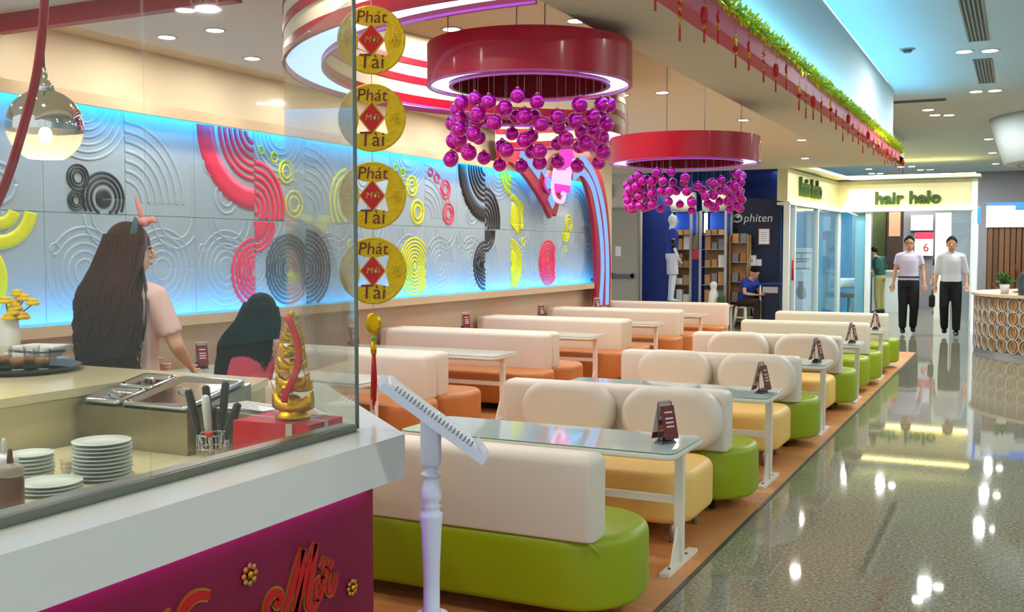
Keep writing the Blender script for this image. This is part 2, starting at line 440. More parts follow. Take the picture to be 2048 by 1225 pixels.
# ---- relief panels of the café wall
PW, PH, P0 = 0.735, 0.780, 7.26
panels = {}
for k in range(-9, 12):
    for j in range(2):
        y0 = P0 + k * PW; z0 = 1.035 + j * PH
        y1 = min(y0 + PW, 15.62)
        if y1 - y0 < 0.1: continue
        panels[(k, j)] = (MB().bb(WX, MX, y0 + 0.002, y1 - 0.002, z0 + 0.002, z0 + PH - 0.002).build('panel', 'mural_white', wall), y0, y1, z0, z0 + PH)
def relief(cy_, cz, radii, m, pk, th=0.012, a0=0, a1=360, wid=None, mesh_only=False):
    """concentric raised bands round (cy_, cz), cut off at the rim of panel pk"""
    pan, y0, y1, z0, z1 = panels[pk]
    b = MB(); x0, x1 = MX - 0.004, MX + th
    for ri, ro in radii:
        n = max(24, int(ro * 300)); run = []
        def flush():
            if len(run) > 1:
                L = [[(x0, cy_ + ro * math.cos(a), cz + ro * math.sin(a)), (x1 - 0.003, cy_ + (ro - 0.002) * math.cos(a), cz + (ro - 0.002) * math.sin(a)), (x1, cy_ + (ro * 0.7 + ri * 0.3) * math.cos(a), cz + (ro * 0.7 + ri * 0.3) * math.sin(a)),
                      (x1, cy_ + (ro * 0.3 + ri * 0.7) * math.cos(a), cz + (ro * 0.3 + ri * 0.7) * math.sin(a)), (x1 - 0.003, cy_ + (ri + 0.002) * math.cos(a), cz + (ri + 0.002) * math.sin(a)), (x0, cy_ + ri * math.cos(a), cz + ri * math.sin(a))] for a in run]
                b.loops(L, True, True, True)
            run.clear()
        for q in range(n + 1):
            a = R(a0 + (a1 - a0) * q / n); rm = (ri + ro) / 2
            yy, zz = cy_ + rm * math.cos(a), cz + rm * math.sin(a); mg = (ro - ri) / 2
            if y0 + 0.004 < yy < y1 - 0.004 and z0 + 0.004 < zz < z1 - 0.004: run.append(a)
            else: flush()
        flush()
    if b.v: return b.build('ring_relief', m, pan)
def bands(r0, r1, n, fill=0.6): st = (r1 - r0) / n; return [(r0 + i * st + st * (1 - fill), r0 + (i + 1) * st) for i in range(n)]
REP = 6 * PW
def pk(y_, z_): return (math.floor((y_ - P0) / PW), 1 if z_ >= 1.815 else 0)
# coloured motifs as they hang along the wall
BK, GR, PK, YL, WH = 'mural_black', 'mural_grey', 'mural_pink', 'mural_yellow', 'mural_white'
for c, r, n, m in (((5.35, 2.07), .10, 3, BK), ((5.33, 1.905), .078, 3, BK), ((7.36, 2.44), .045, 1, YL), ((7.54, 2.39), .055, 1, YL), ((7.71, 2.27), .115, 2, YL), ((7.82, 1.975), .135, 2, YL),
                   ((9.57, 2.44), .045, 1, YL), ((9.72, 2.40), .055, 1, YL), ((9.91, 2.26), .12, 2, YL), ((10.03, 1.975), .145, 2, YL),
                   ((10.32, 2.44), .055, 1, PK), ((10.46, 2.38), .065, 1, PK), ((10.66, 2.26), .12, 2, PK), ((10.73, 1.98), .135, 2, PK),
                   ((12.70, 2.12), .09, 2, YL), ((14.38, 1.94), .14, 2, YL), ((14.27, 1.57), .05, 1, YL), ((8.72, 1.98), .08, 2, YL), ((8.72, 1.60), .06, 1, YL), ((12.79, 1.66), .06, 1, YL)):
    k_ = pk(*c)
    relief(c[0], c[1], bands(r * 0.25, r, n, 0.55), m, k_)
# large black target over the joint
relief(5.58, 1.93, [(0.0, .075)] + bands(.09, .20, 3, .6), BK, pk(5.58, 1.93))
# pink ribbon of three arcs, and its black twin six panels on
for dy, m, m2 in ((0, PK, PK), (REP, BK, BK)):
    relief(P0 + dy, 2.60, bands(0.06, 0.45, 6, .62) + [(0.50, 0.70)], m, (-1 + (6 if dy else 0), 1), a0=180, a1=270)
    relief(P0 + dy, 1.93, bands(0.02, 0.42, 6, .68), m, (0 + (6 if dy else 0), 1), a0=-90, a1=90)
    relief(P0 + dy, 1.80, [(0.0, .18)] + bands(.18, .28, 2, .7), m, (0 + (6 if dy else 0), 0), a0=-90, a1=0)
    relief(P0 + dy, 1.35, bands(0.03, 0.26, 5, .75) + [(.28, .315)], m, (-1 + (6 if dy else 0), 0), a0=90, a1=270)
# dark grey target over two panels, yellow target, and others
relief(7.73, 1.37, [(0.0, .04)] + bands(.05, .33, 7, .6), GR, (0, 0))
relief(8.0, 1.37, bands(.02, .38, 8, .62), GR, (1, 0), a0=-90, a1=90)
relief(8.72, 2.02, bands(.15, .36, 3, .5), YL, (1, 1), a0=100, a1=250)
relief(9.96, 1.365, [(0.0, .04)] + bands(.05, .33, 7, .62), YL, (3, 0))
relief(12.40, 2.60, [(0.30, .46)], YL, (6, 1), a0=20, a1=90 + 90)
relief(12.40, 2.58, [(0.0, .14)] + bands(.14, .30, 2, .8), YL, (6, 1), a0=180, a1=270)
relief(12.40, 1.90, [(0.0, .30)] + bands(.30, .40, 1, .8), YL, (7, 1), a0=0, a1=360)
relief(12.40, 1.36, [(0.05, .20)] + bands(.20, .34, 4, .75), YL, (7, 0), a0=-90, a1=90)
relief(13.63, 1.365, [(0.0, .05)] + bands(.06, .33, 6, .78), PK, (8, 0))
relief(14.27, 1.815, [(0.02, .07)] + bands(.07, .15, 2, .8), YL, (9, 0), a0=180, a1=360)
relief(4.70, 1.85, [(0.08, .17), (.20, .30)], YL, (-4, 0), a0=180, a1=360)
relief(4.45, 1.35, [(0.05, .17), (.20, .30)], YL, (-4, 0), a0=-90, a1=90)
# white reliefs everywhere else
rr = random.Random(3)
for (k_, j_), (pan, y0, y1, z0, z1) in panels.items():
    if y1 - y0 < 0.5: continue
    if j_ == 0:
        relief((y0 + y1) / 2 + rr.uniform(-.05, .05), (z0 + z1) / 2 - .03, bands(.04, .33, 5, .4), WH, (k_, j_), th=0.0065) if k_ % 2 or k_ in (-2, 4) else relief(y0, (z0 + z1) / 2 - .03, bands(.05, .36, 6, .4), WH, (k_, j_), th=0.0065, a0=-90, a1=90)
        relief(y0 + rr.uniform(.1, .6), z1, bands(.12, .27, 2, .35), WH, (k_, j_), th=0.0065, a0=180, a1=360)
        relief(y0 + .08, z1 - .26, bands(.0, .05, 1, .5), WH, (k_, j_), th=0.0065)
    else:
        q = (k_ + 12) % 3
        if q == 0:
            relief((y0 + y1) / 2, z1 + .02, bands(.10, .42, 6, .4), WH, (k_, j_), th=0.0065, a0=180, a1=360)
        elif q == 1:
            relief(y0, z0 + .10, bands(.10, .62, 7, .4), WH, (k_, j_), th=0.0065, a0=0, a1=90)
        else:
            relief(y0 + .22, z0 + .46, bands(.03, .12, 2, .5), WH, (k_, j_), th=0.0065); relief(y0 + .38, z0 + .18, bands(.03, .15, 2, .5), WH, (k_, j_), th=0.0065)

# ================================================================== lamps in the ceilings
_ring = MB().lathe([(0.058, 0.0), (0.078, -0.004), (0.082, 0.0), (0.078, 0.004), (0.058, 0.004), (0.058, 0.0)], n=24, cap=False).mesh('trim_ring')
_disc = MB().lathe([(0.057, -0.001), (0.057, 0.003)], n=24).mesh('lamp')
def downlight(x, y, z, w, col, label, group, s=1.0, lit=True):
    t = thing('downlight', label, 'ceiling light', (x, y, z - 0.005), 0, group); t.scale = (s, s, 1)
    link('trim_ring', _ring, 'white_paint', t); link('lamp', _disc, 'lamp_disc', t)
    if lit: light('downlight_light', 'AREA', w, col, (0, 0, -0.012), t, shape='DISK', size=0.13)
WARM, COOL = (1.0, 0.91, 0.79), (0.93, 1.0, 0.98)
for k in range(14):
    downlight(-5.62, 2.95 + 0.935 * k, ZC, K_CAFE * 0.55, WARM, 'round downlight in the row along the patterned café wall', 'downlights along the patterned wall')
for (px, py) in ((1153, 41), (903, 58), (430, 60), (1245, 190)):
    p = atz(px, py, ZC); downlight(p.x, p.y, ZC, K_CAFE, WARM, {1153: 'bright round downlight above the nearer red drum', 903: 'downlight just left of the nearer red drum top', 430: 'downlight over the kitchen beside the row by the wall', 1245: 'small downlight right of the nearer red drum'}[px], 'downlights in the open café ceiling')
for i, (x, y) in enumerate(((-4.6, 9.2), (-3.2, 9.9), (-4.7, 11.6), (-3.0, 12.4), (-4.4, 14.0), (-2.8, 15.0), (-4.3, 16.6), (-3.3, 18.0), (-3.2, 2.2), (-2.5, 2.0), (-2.9, 3.9), (-3.9, 1.4), (-5.6, 18.2))):
    downlight(x, y, ZC, K_CAFE, WARM, 'round downlight set in the cream café ceiling', 'downlights in the cream café ceiling')
# mall walkway: pairs seen on the ceiling, and those mirrored in the floor
pairs = []
for px, py in ((1928, 103), (1980, 101), (1952, 183), (1990, 181), (1870, 230), (1898, 230)):
    pairs.append(atz(px, py, ZM))
for px, py in ((1700, 1114), (1735, 1116), (1748, 1048), (1773, 1051), (1603, 1060), (1835, 1201), (1733, 887), (1750, 887), (1829, 905), (1848, 906), (1931, 888), (1947, 889), (1979, 831), (1998, 832), (1995, 1072), (2013, 1073), (1688, 951), (1727, 909)):
    p = atz(px, py, -ZM); pairs.append(Vector((p.x, p.y, ZM)))
for x in (2.4, 5.4):  # unseen generic lamp rows, added to light the mall
    for y in (2.0, 6.6, 11.2, 15.8, 20.4, 25.0): pairs += [Vector((x, y, ZM)), Vector((x + 0.24, y, ZM))]
for y in (17.6, 20.5, 23.4, 26.4, 29.5):
    for x in (-0.55, -0.31, -2.6, -2.36): pairs.append(Vector((x, y, ZM)))
for i, p in enumerate(pairs):
    if p.y > 32 or (p.x < -1.4 and p.y < 20.2) or math.hypot(p.x - 1.36, p.y - 17.75) < 2.0: continue
    downlight(p.x, p.y, ZM, K_MALL, COOL, 'seen or added round downlight in the grey ceiling of the mall walkway', 'downlights of the mall walkway', 1.25, i % 2 == 0)
# slot diffusers, hatch, loudspeaker of the mall ceiling
for i, (ya, yb, lab) in enumerate(((8.8, 10.85, 'long slatted air slot in mall ceiling, nearer one'), (11.9, 13.6, 'shorter slatted air slot in mall ceiling beyond the lamps'))):
    t = thing('air_slot', lab, 'air vent', (-0.40, (ya + yb) / 2, ZM - 0.004)); L = yb - ya
    MB().bb(-.09, -.075, -L / 2, L / 2, -.006, .004).bb(.075, .09, -L / 2, L / 2, -.006, .004).bb(-.09, .09, -L / 2, -L / 2 + .015, -.006, .004).bb(-.09, .09, L / 2 - .015, L / 2, -.006, .004).build('frame', 'vent', t)
    MB().bb(-.075, .075, -L / 2, L / 2, 0, .004).build('backing', 'vent_dark', t)
    for q in range(4): MB().bb(-.055 + q * .033, -.043 + q * .033, -L / 2 + .015, L / 2 - .015, -.006, .002).build('slat', 'vent', t)
p = atz(1815, 98, ZM); t = thing('smoke_detector', 'small round smoke detector on the mall ceiling', 'detector', (p.x, p.y, ZM)); MB().lathe([(0.07, -0.012), (0.075, 0.0)], n=20).build('base', 'vent', t); MB().lathe([(0.035, -0.035), (0.05, -0.012)], n=20).build('cap', 'vent_dark', t)
p = atz(1820, 202, ZM); t = thing('ceiling_grille', 'flat grey grille in the mall ceiling beside the bulkhead', 'air vent', (p.x + .1, p.y, ZM))
MB().bb(-.35, .35, -.10, .10, -.008, 0).build('frame', 'vent', t)
for q in range(5): MB().bb(-.33, .33, -.085 + q * .04, -.065 + q * .04, -.014, -.008).build('slat', 'vent_dark', t)
# dropped ceiling bowl at the right
t = thing('ceiling_bowl', 'large white dropped ceiling bowl above the round kiosk', 'ceiling feature', (1.36, 17.75, 0))
MB().lathe([(1.84, ZM), (1.62, 2.86), (1.54, 2.84), (0.0, 2.85)], n=64).build('shell', 'bulkhead', t)
for r_ in (1.40, 1.28): MB().lathe([(r_, 2.838), (r_ + .02, 2.828), (r_ + .04, 2.838)], n=64, cap=False).build('groove_ring', 'vent', t)

# ================================================================== seats and tables
def bench_part(t, xw, d, color, side=1, rx=0.25, z1=0.38):
    """upholstered bench seat on a dark plinth: local x across, y away from its back"""
    MB().cushion(0, d / 2, xw, d, rx, 0.075, z1, 0.045, 0.03, n=10, k=5).build('seat', color, t)
    for sx in (-1, 1):
        for yy in (0.12, d - 0.12):
            MB().lathe([(0.02, 0.006), (0.022, 0.08)], (sx * (xw / 2 - 0.22), yy, 0), n=10).build('foot', 'dark', t)
def back_part(t, x0, x1, y0, y1, z0=0.38, z1=0.72, name='backrest'):
    MB().cushion((x0 + x1) / 2, (y0 + y1) / 2, x1 - x0, y1 - y0, 0.035, z0 - 0.01, z1, 0.045, 0.01, n=5, k=5).build(name, 'back_white', t)
YB = [3.80, 5.90, 8.08, 10.18, 12.20, 14.12]       # back faces of the right-hand row
XR0, XR1 = -3.02, -1.40
GN = 'green benches of the row beside the walkway'
for i, y0 in enumerate(YB):
    lab = ['green bench with white back, nearest the menu stand', 'green bench behind the nearest pair of yellow stools', 'third green bench counted from the menu stand', 'fourth green bench counted from the menu stand', 'fifth green bench counted from the menu stand', 'farthest green bench at the end of the walkway row'][i]
    t = thing('green_bench', lab, 'bench', ((XR0 + XR1) / 2, y0, 0.002), 0, GN)
    bench_part(t, XR1 - XR0, 0.62, 'seat_green', rx=0.27)
    back_part(t, -(XR1 - XR0) / 2 + 0.06, (XR1 - XR0) / 2 - 0.105, 0.0, 0.17)
    if i == 0:
        MB().tube([(0.69, 0.002, 0.372), (0.715, 0.008, 0.35), (0.735, 0.012, 0.315)], [0.004, 0.007, 0.002], n=6).build('crease', 'seat_green', t)
# green bench that faces the fourth table
for i, (yy, lab) in enumerate(((11.50, 'green bench facing the camera behind the fourth table'), (13.45, 'green bench facing the camera behind the fifth table'))):
    t = thing('green_bench', lab, 'bench', ((XR0 + XR1) / 2, yy, 0.002), 0, GN); bench_part(t, XR1 - XR0 - 0.1, 0.62, 'seat_green', rx=0.22)
# yellow stools with oval cushions
oval = None
stool0 = None
for i, y0 in enumerate(YB[1:4]):
    for j, (xc, side) in enumerate(((-1.815, 'right'), (-2.475, 'left'))):
        lab = '%s yellow stool of the %s pair with oval white back cushion' % (side, ['nearest', 'middle', 'farthest'][i])
        if stool0 is None:
            t = thing('yellow_stool', lab, 'stool', (xc, y0 - 0.47, 0.002), 0, 'yellow stools beside the walkway')
            MB().cushion(0, 0, 0.625, 0.64, 0.17, 0.115, 0.39, 0.05, 0.05, n=10, k=5).build('seat', 'seat_yellow', t)
            for sx in (-1, 1):
                for sy in (-1, 1): MB().lathe([(0.017, 0), (0.021, 0.14)], (sx * 0.20, sy * 0.21, 0), n=12).build('leg', 'alu', t)
            MB().cushion(0, 0.56, 0.60, 0.36, 0.17, -0.465, -0.335, 0.055, 0.02, n=12, k=6, axes=(0, 2, 1)).build('back_cushion', 'back_white', t)
            cu = [c_ for c_ in t.children if c_.name.startswith('back_cushion')][0]
            # the cushion's depth axis runs along -y: mirror it to stand in front of the white back
            for v in cu.data.vertices: v.co.y = -v.co.y
            bm = bmesh.new(); bm.from_mesh(cu.data); bmesh.ops.recalc_face_normals(bm, faces=bm.faces); bm.to_mesh(cu.data); bm.free()
            stool0 = t
        else:
            copy_tree(stool0, None, (xc, y0 - 0.47, 0.002), 0, lab)
# tables
def make_table(name, label, x0, x1, yc, d, group, z=0.60):
    t = thing(name, label, 'table', ((x0 + x1) / 2, yc, 0.006), 0, group); w = x1 - x0
    MB().cushion(0, 0, w, d, 0.05, z - 0.042, z - 0.012, 0.005, 0.008, n=6, k=2).build('tabletop', 'white_paint', t)
    g = MB().cushion(0, 0, w - 0.006, d - 0.006, 0.05, z - 0.012, z - 0.006, 0.001, 0.001, n=6, k=1).build('glass_sheet', 'table_glass', t)
    MB().cushion(0, 0, w - 0.002, d - 0.002, 0.05, z - 0.0115, z - 0.0075, 0.0005, 0.0005, n=6, k=1).build('edge_band', 'glass_edge', g)
    for sx in (-1, 1):
        lx = sx * (w / 2 - 0.05)
        MB().bb(lx - 0.021, lx + 0.021, -0.021, 0.021, 0.018, z - 0.04).build('leg', 'white_paint', t)
        f = MB().bb(lx - 0.024, lx + 0.024, -0.24, 0.24, 0.0, 0.018).build('foot_bar', 'white_paint', t)
        MB().prism([(-0.14, 0.018), (-0.02, 0.018), (-0.02, 0.19), (-0.04, 0.19)], lx - 0.006, lx + 0.006, axes=(1, 2, 0)).build('gusset', 'white_paint', f)
        for yy in (-0.16, 0.12): MB().lathe([(0.008, 0.018), (0.006, 0.024)], (lx, yy, 0), n=8).build('bolt', 'bar_grey', f)
    MB().bb(-w / 2 + 0.06, w / 2 - 0.06, -0.012, 0.012, 0.30, 0.335).build('rail', 'white_paint', t)
    MB().bb(-w / 2 + 0.03, w / 2 - 0.03, -0.02, 0.02, z - 0.075, z - 0.042).build('under_rail', 'white_paint', t)
    return t
TY = [4.87, 6.88, 8.98, 11.02, 13.02]
for i, yc in enumerate(TY):
    make_table('dining_table', 'white glass-topped table, %s of the walkway row from the front' % ORD[i], -2.93, -1.42, yc, 0.54 if i else 0.52, 'tables of the row beside the walkway')
# orange booths along the wall
XL0, XL1 = -6.10, -4.03
LC = [5.02, 7.13, 9.40, 11.58, 13.72]
for i, yc in enumerate(LC):
    nm = ['nearest', 'second', 'third', 'fourth', 'fifth'][i]
    for s_, nn in ((-1, 'near'), (1, 'far')):
        if i == 0 and s_ == -1: continue
        t = thing('orange_bench', '%s side orange bench of the %s double booth along the wall' % (nn, nm), 'bench', ((XL0 + XL1) / 2, yc, 0.006), 0 if s_ > 0 else PI, 'orange benches along the patterned wall')
        w = XL1 - XL0
        MB().cushion(0, 0.335, w if s_ > 0 else w - 0.06, 0.64, 0.20, 0.075, 0.38, 0.045, 0.03, n=10, k=5).build('seat', 'seat_orange', t)
        MB().bb(-w / 2 + 0.1, w / 2 - 0.15, 0.05, 0.50, 0, 0.078).build('plinth', 'dark', t)
        if s_ > 0: back_part(t, -w / 2 + 0.01, w / 2 - 0.13, 0.02, 0.21)
        else: back_part(t, -w / 2 + 0.11, w / 2 - 0.03, 0.02, 0.21)
t = thing('orange_bench', 'last orange bench at the far end of the wall row', 'bench', ((XL0 + XL1) / 2, 15.95, 0.006), PI, 'orange benches along the patterned wall')
MB().cushion(0, 0.335, XL1 - XL0, 0.64, 0.20, 0.075, 0.38, 0.045, 0.03, n=10, k=5).build('seat', 'seat_orange', t); back_part(t, -(XL1 - XL0) / 2, (XL1 - XL0) / 2 - 0.1, 0.02, 0.21)
MB().bb(-0.9, 0.9, 0.05, 0.50, 0, 0.078).build('plinth', 'dark', t)
LT = [4.0, 6.32, 8.42, 10.72, 12.86, 14.95]
for i, yc in enumerate(LT):
    if i == 0: continue
    make_table('dining_table', 'white glass-topped table, %s of the wall row from the kitchen' % ORD[i - 1], -6.02, -4.17, yc, 0.52, 'tables of the row along the wall')
# menu holders
def menu_stand(x, y, z, rz, label, group):
    t = thing('menu_holder', label, 'menu stand', (x, y, z), rz, group)
    MB().loops([[(-.05, -.028, 0), (.05, -.028, 0), (.05, .028, 0), (-.05, .028, 0)], [(-.035, -.02, .022), (.035, -.02, .022), (.035, .02, .022), (-.035, .02, .022)], [(-.025, -.008, .034), (.025, -.008, .034), (.025, .008, .034), (-.025, .008, .034)]], True, True, False).build('base', 'menu_base', t)
    a = MB().box((0, 0, 0), (.085, .005, .20)).build('card', 'menu_cream', t, (0, .035, .115), (R(14), 0, 0))
    for zz, c in ((.03, 'menu_orange'), (-.02, 'menu_maroon'), (-.045, 'menu_orange')): MB().box((0.01, -.003, zz), (.045, .002, .03)).build('picture', c, a)
    MB().box((0, -.003, -.082), (.08, .002, .03)).build('strip', 'menu_maroon', a)
    b = MB().box((0, 0, 0), (.085, .005, .165)).build('card', 'menu_maroon', t, (0, -.028, .105), (R(-14), 0, 0))
    for zz in (.05, .02, .0, -.02): MB().box((0, -.003, zz), (.05, .002, .008)).build('text_line', 'menu_cream', b)
    MB().tube([(-.043, .0, .01), (-.043, .008, .2), (.043, .008, .2), (.043, 0, .01)], .003, n=6).build('wire', 'bar_grey', t)
for i, (yc, x, rz) in enumerate(((4.87, -1.545, 60), (6.86, -1.515, 78), (8.96, -1.52, 80), (11.0, -1.52, 80), (13.0, -1.53, 80))):
    menu_stand(x, yc, 0.600, R(rz), 'folding menu holder standing on the %s table of the walkway row' % ORD[i], 'menu holders')
for i, yc in enumerate(LT[1:]):
    menu_stand(-5.86, yc, 0.600, R(55), 'menu holder by the wall on the %s table of the wall row' % ORD[i], 'menu holders')

# ================================================================== red drums with baubles
def arc_solid(b, c, r0, r1, z0, z1, a0, a1, n=64):
    full = abs(a1 - a0) >= 359.9
    L = []
    for q in range(n if full else n + 1):
        a = R(a0 + (a1 - a0) * q / n); ca, sa = math.cos(a), math.sin(a)
        L.append([(c[0] + r0 * ca, c[1] + r0 * sa, z0), (c[0] + r1 * ca, c[1] + r1 * sa, z0), (c[0] + r1 * ca, c[1] + r1 * sa, z1), (c[0] + r0 * ca, c[1] + r0 * sa, z1)])
    if full: L.append(L[0])
    # flat-shaded across the four sides, smooth enough along the arc
    for e in range(4):
        b.loops([[l[e], l[(e + 1) % 4]] for l in L], False, False, True, closed=False)
    if not full:
        b.add(L[0], [(0, 1, 2, 3)]); b.add(L[-1], [(3, 2, 1, 0)])
    return b
def drum(cx, cy_, rad, z0, z1, label):
    t = thing('drum_pendant', label, 'pendant lamp', (cx, cy_, z0), 0, 'red drum pendants')
    h = z1 - z0; ri = rad * 0.76
    arc_solid(MB(), (0, 0), rad - 0.012, rad, 0, h, 0, 360, 96).build('outer_shell', 'drum_red', t)
    arc_solid(MB(), (0, 0), ri, ri + 0.012, 0.0, h, 0, 360, 96).build('inner_shell', 'drum_inner', t)
    arc_solid(MB(), (0, 0), ri - 0.004, ri + 0.016, -0.006, 0.0, 0, 360, 96).build('inner_rim', 'rim_pink', t)
    arc_solid(MB(), (0, 0), rad - 0.02, rad + 0.002, -0.006, 0.0, 0, 360, 96).build('outer_rim', 'rim_pink', t)
    arc_solid(MB(), (0, 0), ri + 0.016, rad - 0.014, 0.012, 0.016, 0, 360, 96).build('light_ring', 'led_white', t)
    arc_solid(MB(), (0, 0), 0.0, rad - 0.012, h - 0.02, h - 0.012, 0, 360, 96).build('lid', 'drum_inner', t)
    for q in range(4):
        a = R(35 + 90 * q); MB().tube([(0.8 * rad * math.cos(a), 0.8 * rad * math.sin(a), h - 0.01), (0.8 * rad * math.cos(a), 0.8 * rad * math.sin(a), ZC - z0)], 0.004, n=6).build('cable', 'string', t)
    return t
d1 = (-2.285, 4.87, 0.525, 2.39, 2.592); d2 = (-2.36, 7.86, 0.575, 2.222, 2.412)
drum(*d1, 'large red drum pendant nearest the camera with lit underside'); drum(*d2, 'second red drum pendant hanging farther along the café')
_ball = MB().sphere((0, 0, 0), 1.0, 20, 14).mesh('ball'); _cap = MB().lathe([(0.26, 0.95), (0.26, 1.16), (0.10, 1.18)], n=10).mesh('cap')
_line = MB().tube([(0, 0, 0), (0, 0, 1)], 1.0, n=4).mesh('string')
def bauble(p, r, ztop, label, group):
    t = thing('bauble', label, 'bauble', p, 0, group)
    b = link('ball', _ball, 'ball', t); b.scale = (r, r, r)
    c = link('cap', _cap, 'gold_trim', t); c.scale = (r, r, r)
    s = link('string', _line, 'string', t); s.location = (0, 0, r); s.scale = (0.0004, 0.0004, max(0.02, ztop - p[2] - r))
rb = random.Random(11)
for (cx, cy_, rad, z0, z1), n, rr_, zlo, zhi, lab, grp in ((d1, 66, 0.039, 2.03, 2.285, 'shiny magenta bauble hanging under the nearer red drum', 'magenta baubles under the nearer drum'),
                                               (d2, 84, 0.0355, 1.885, 2.125, 'shiny magenta bauble hanging under the farther red drum', 'magenta baubles under the farther drum')):
    got = []; tries = 0
    while len(got) < n and tries < 6000:
        tries += 1
        a = rb.uniform(0, 2 * PI); q = rb.random()
        # a dense wavy band, a few stragglers below
        mid = zlo + (zhi - zlo) * (0.56 + 0.20 * math.sin(3 * a + 0.6))
        z = rb.gauss(mid, (zhi - zlo) * 0.20) if q > 0.08 else rb.uniform(zlo - 0.02, zlo + 0.06)
        z = min(max(z, zlo - 0.03), zhi)
        rr2 = rad * 0.76 * rb.uniform(0.93, 1.03)
        p = Vector((cx + rr2 * math.cos(a), cy_ + rr2 * math.sin(a), z))
        if all((p - g).length > rr_ * 2.14 for g in got): got.append(p)
    for p in got: bauble(p, rr_ * rb.uniform(0.92, 1.05), z0 + 0.01, lab, grp)

# ================================================================== striped lit rings of the café ceiling
def striped_ring(name, label, c, r0, r1, z0, a0, a1, z1=ZC):
    t = thing(name, label, 'ceiling feature', (c[0], c[1], z0)); n = 72
    h = z1 - z0
    arc_solid(MB(), (0, 0), r0 + 0.004, r1 - 0.004, 0.03, h, a0, a1, n).build('cream_wall', 'ring_cream', t)
    for zz, w in ((0.0, 0.06), (0.145, 0.05), (0.275, 0.045)):
        arc_solid(MB(), (0, 0), r0 - 0.002, r0 + 0.004, zz, zz + w, a0, a1, n).build('inner_stripe', 'red_paint', t)
        arc_solid(MB(), (0, 0), r1 - 0.004, r1 + 0.002, zz, zz + w, a0, a1, n).build('outer_stripe', 'red_paint', t)
    arc_solid(MB(), (0, 0), r0 - 0.006, r0 + 0.012, -0.012, 0.0, a0, a1, n).build('inner_rim', 'rim_pink', t)
    arc_solid(MB(), (0, 0), r1 - 0.012, r1 + 0.006, -0.012, 0.0, a0, a1, n).build('outer_rim', 'red_paint', t)
    arc_solid(MB(), (0, 0), r0 + 0.012, r1 - 0.012, 0.022, 0.028, a0, a1, n).build('light_strip', 'led_white', t)
striped_ring('ceiling_ring', 'big half ring of red stripes with lit underside behind gold coins', (-1.93, 6.07), 2.04, 2.26, 2.60, 121, 272)
striped_ring('ceiling_ring', 'smaller striped lit ring behind the magenta baubles of the nearer drum', (-4.43, 8.73), 0.98, 1.19, 2.60, -75, 118)
# red band under the ceiling over the kitchen
t = thing('ceiling_band', 'straight red band across the ceiling above the kitchen', 'ceiling feature', (0, 0, 0))
MB().bb(-6.14, -4.1, 4.72, 4.80, 2.985, ZC).build('board', 'red_paint', t)
for q, (xa, pts) in enumerate(((-4.42, [(0, .0), (.02, -.05), (.05, -.055), (.06, .0)]), (-4.34, [(0, .0), (.0, -.05), (.03, -.01), (.045, -.05), (.05, .0)]), (-4.25, [(0.03, .0), (0, -.03), (.03, -.05), (.045, -.02), (.04, -.085), (.01, -.08)]))):
    MB().tube([(xa + a, 4.712, 3.045 + b) for a, b in pts], 0.006, n=6).build('letter', 'gold_trim', t)

# ================================================================== lit red ribbon at the end of the patterned wall
rbn = thing('neon_ribbon', 'red ribbon with white light tubes looping down at the wall end', 'wall decoration', (0, 0, 0))
def wallpts(pts, x): 
    o = []
    for px, py in pts: p = atx(px, py, x); o.append((p.y, p.z))
    return o
def smooth_path(pts, n=10):
    P = [Vector(p) for p in pts]; o = []
    for i in range(len(P) - 1):
        p0, p1, p2, p3 = P[max(i - 1, 0)], P[i], P[i + 1], P[min(i + 2, len(P) - 1)]
        for q in range(n):
            s = q / n; o.append(0.5 * ((2 * p1) + (p2 - p0) * s + (2 * p0 - 5 * p1 + 4 * p2 - p3) * s * s + (3 * p1 - p0 - 3 * p2 + p3) * s ** 3))
    o.append(P[-1]); return o
def ribbon(b, path, wid, x0, x1):
    """flat band of width wid following a path on the wall (y, z), thickness x0..x1"""
    P = [Vector((a, c)) for a, c in path]; L = []
    for i, p in enumerate(P):
        d = (P[min(i + 1, len(P) - 1)] - P[max(i - 1, 0)]).normalized(); nrm = Vector((-d.y, d.x))
        w = wid[i] if isinstance(wid, list) else wid
        a, c = p + nrm * w / 2, p - nrm * w / 2
        L.append([(x0, a.x, a.y), (x1, a.x, a.y), (x1, c.x, c.y), (x0, c.x, c.y)])
    return b.loops(L, True, True, False)
XB = -5.90
loop = smooth_path([v for v in wallpts([(1106, 424), (1112, 395), (1118, 365), (1128, 345), (1142, 330), (1160, 323), (1176, 336), (1191, 372), (1201, 420), (1206, 480), (1208, 540), (1206, 612)], XB)], 6)
ribbon(MB(), loop, [0.26 + 0.12 * min(1, i / 24) + 0.25 * max(0, min(1, (i - 30) / 14)) for i in range(len(loop))], XB - .06, XB).build('ribbon_loop', 'red_paint', rbn)
arm = smooth_path(wallpts([(1000, 296), (1030, 302), (1058, 325), (1078, 360), (1094, 400), (1106, 426)], XB + 0.004), 6)
ribbon(MB(), arm, [0.20 + 0.22 * math.sin(PI * min(1, i / 24)) + (0.18 if i < 4 else 0) for i in range(len(arm))], XB - .055, XB + 0.004).build('ribbon_arm', 'red_paint', rbn)
for pts, w in (([(1150, 322), (1164, 320), (1180, 338), (1194, 370), (1206, 420), (1212, 480), (1214, 540), (1213, 610)], 0.11), ([(1146, 354), (1160, 344), (1172, 352), (1186, 380), (1196, 430), (1202, 480), (1204, 540), (1200, 610)], 0.11)):
    ribbon(MB(), smooth_path(wallpts(pts, XB), 6), w, XB, XB + 0.02).build('light_tube', 'tube_light', rbn)
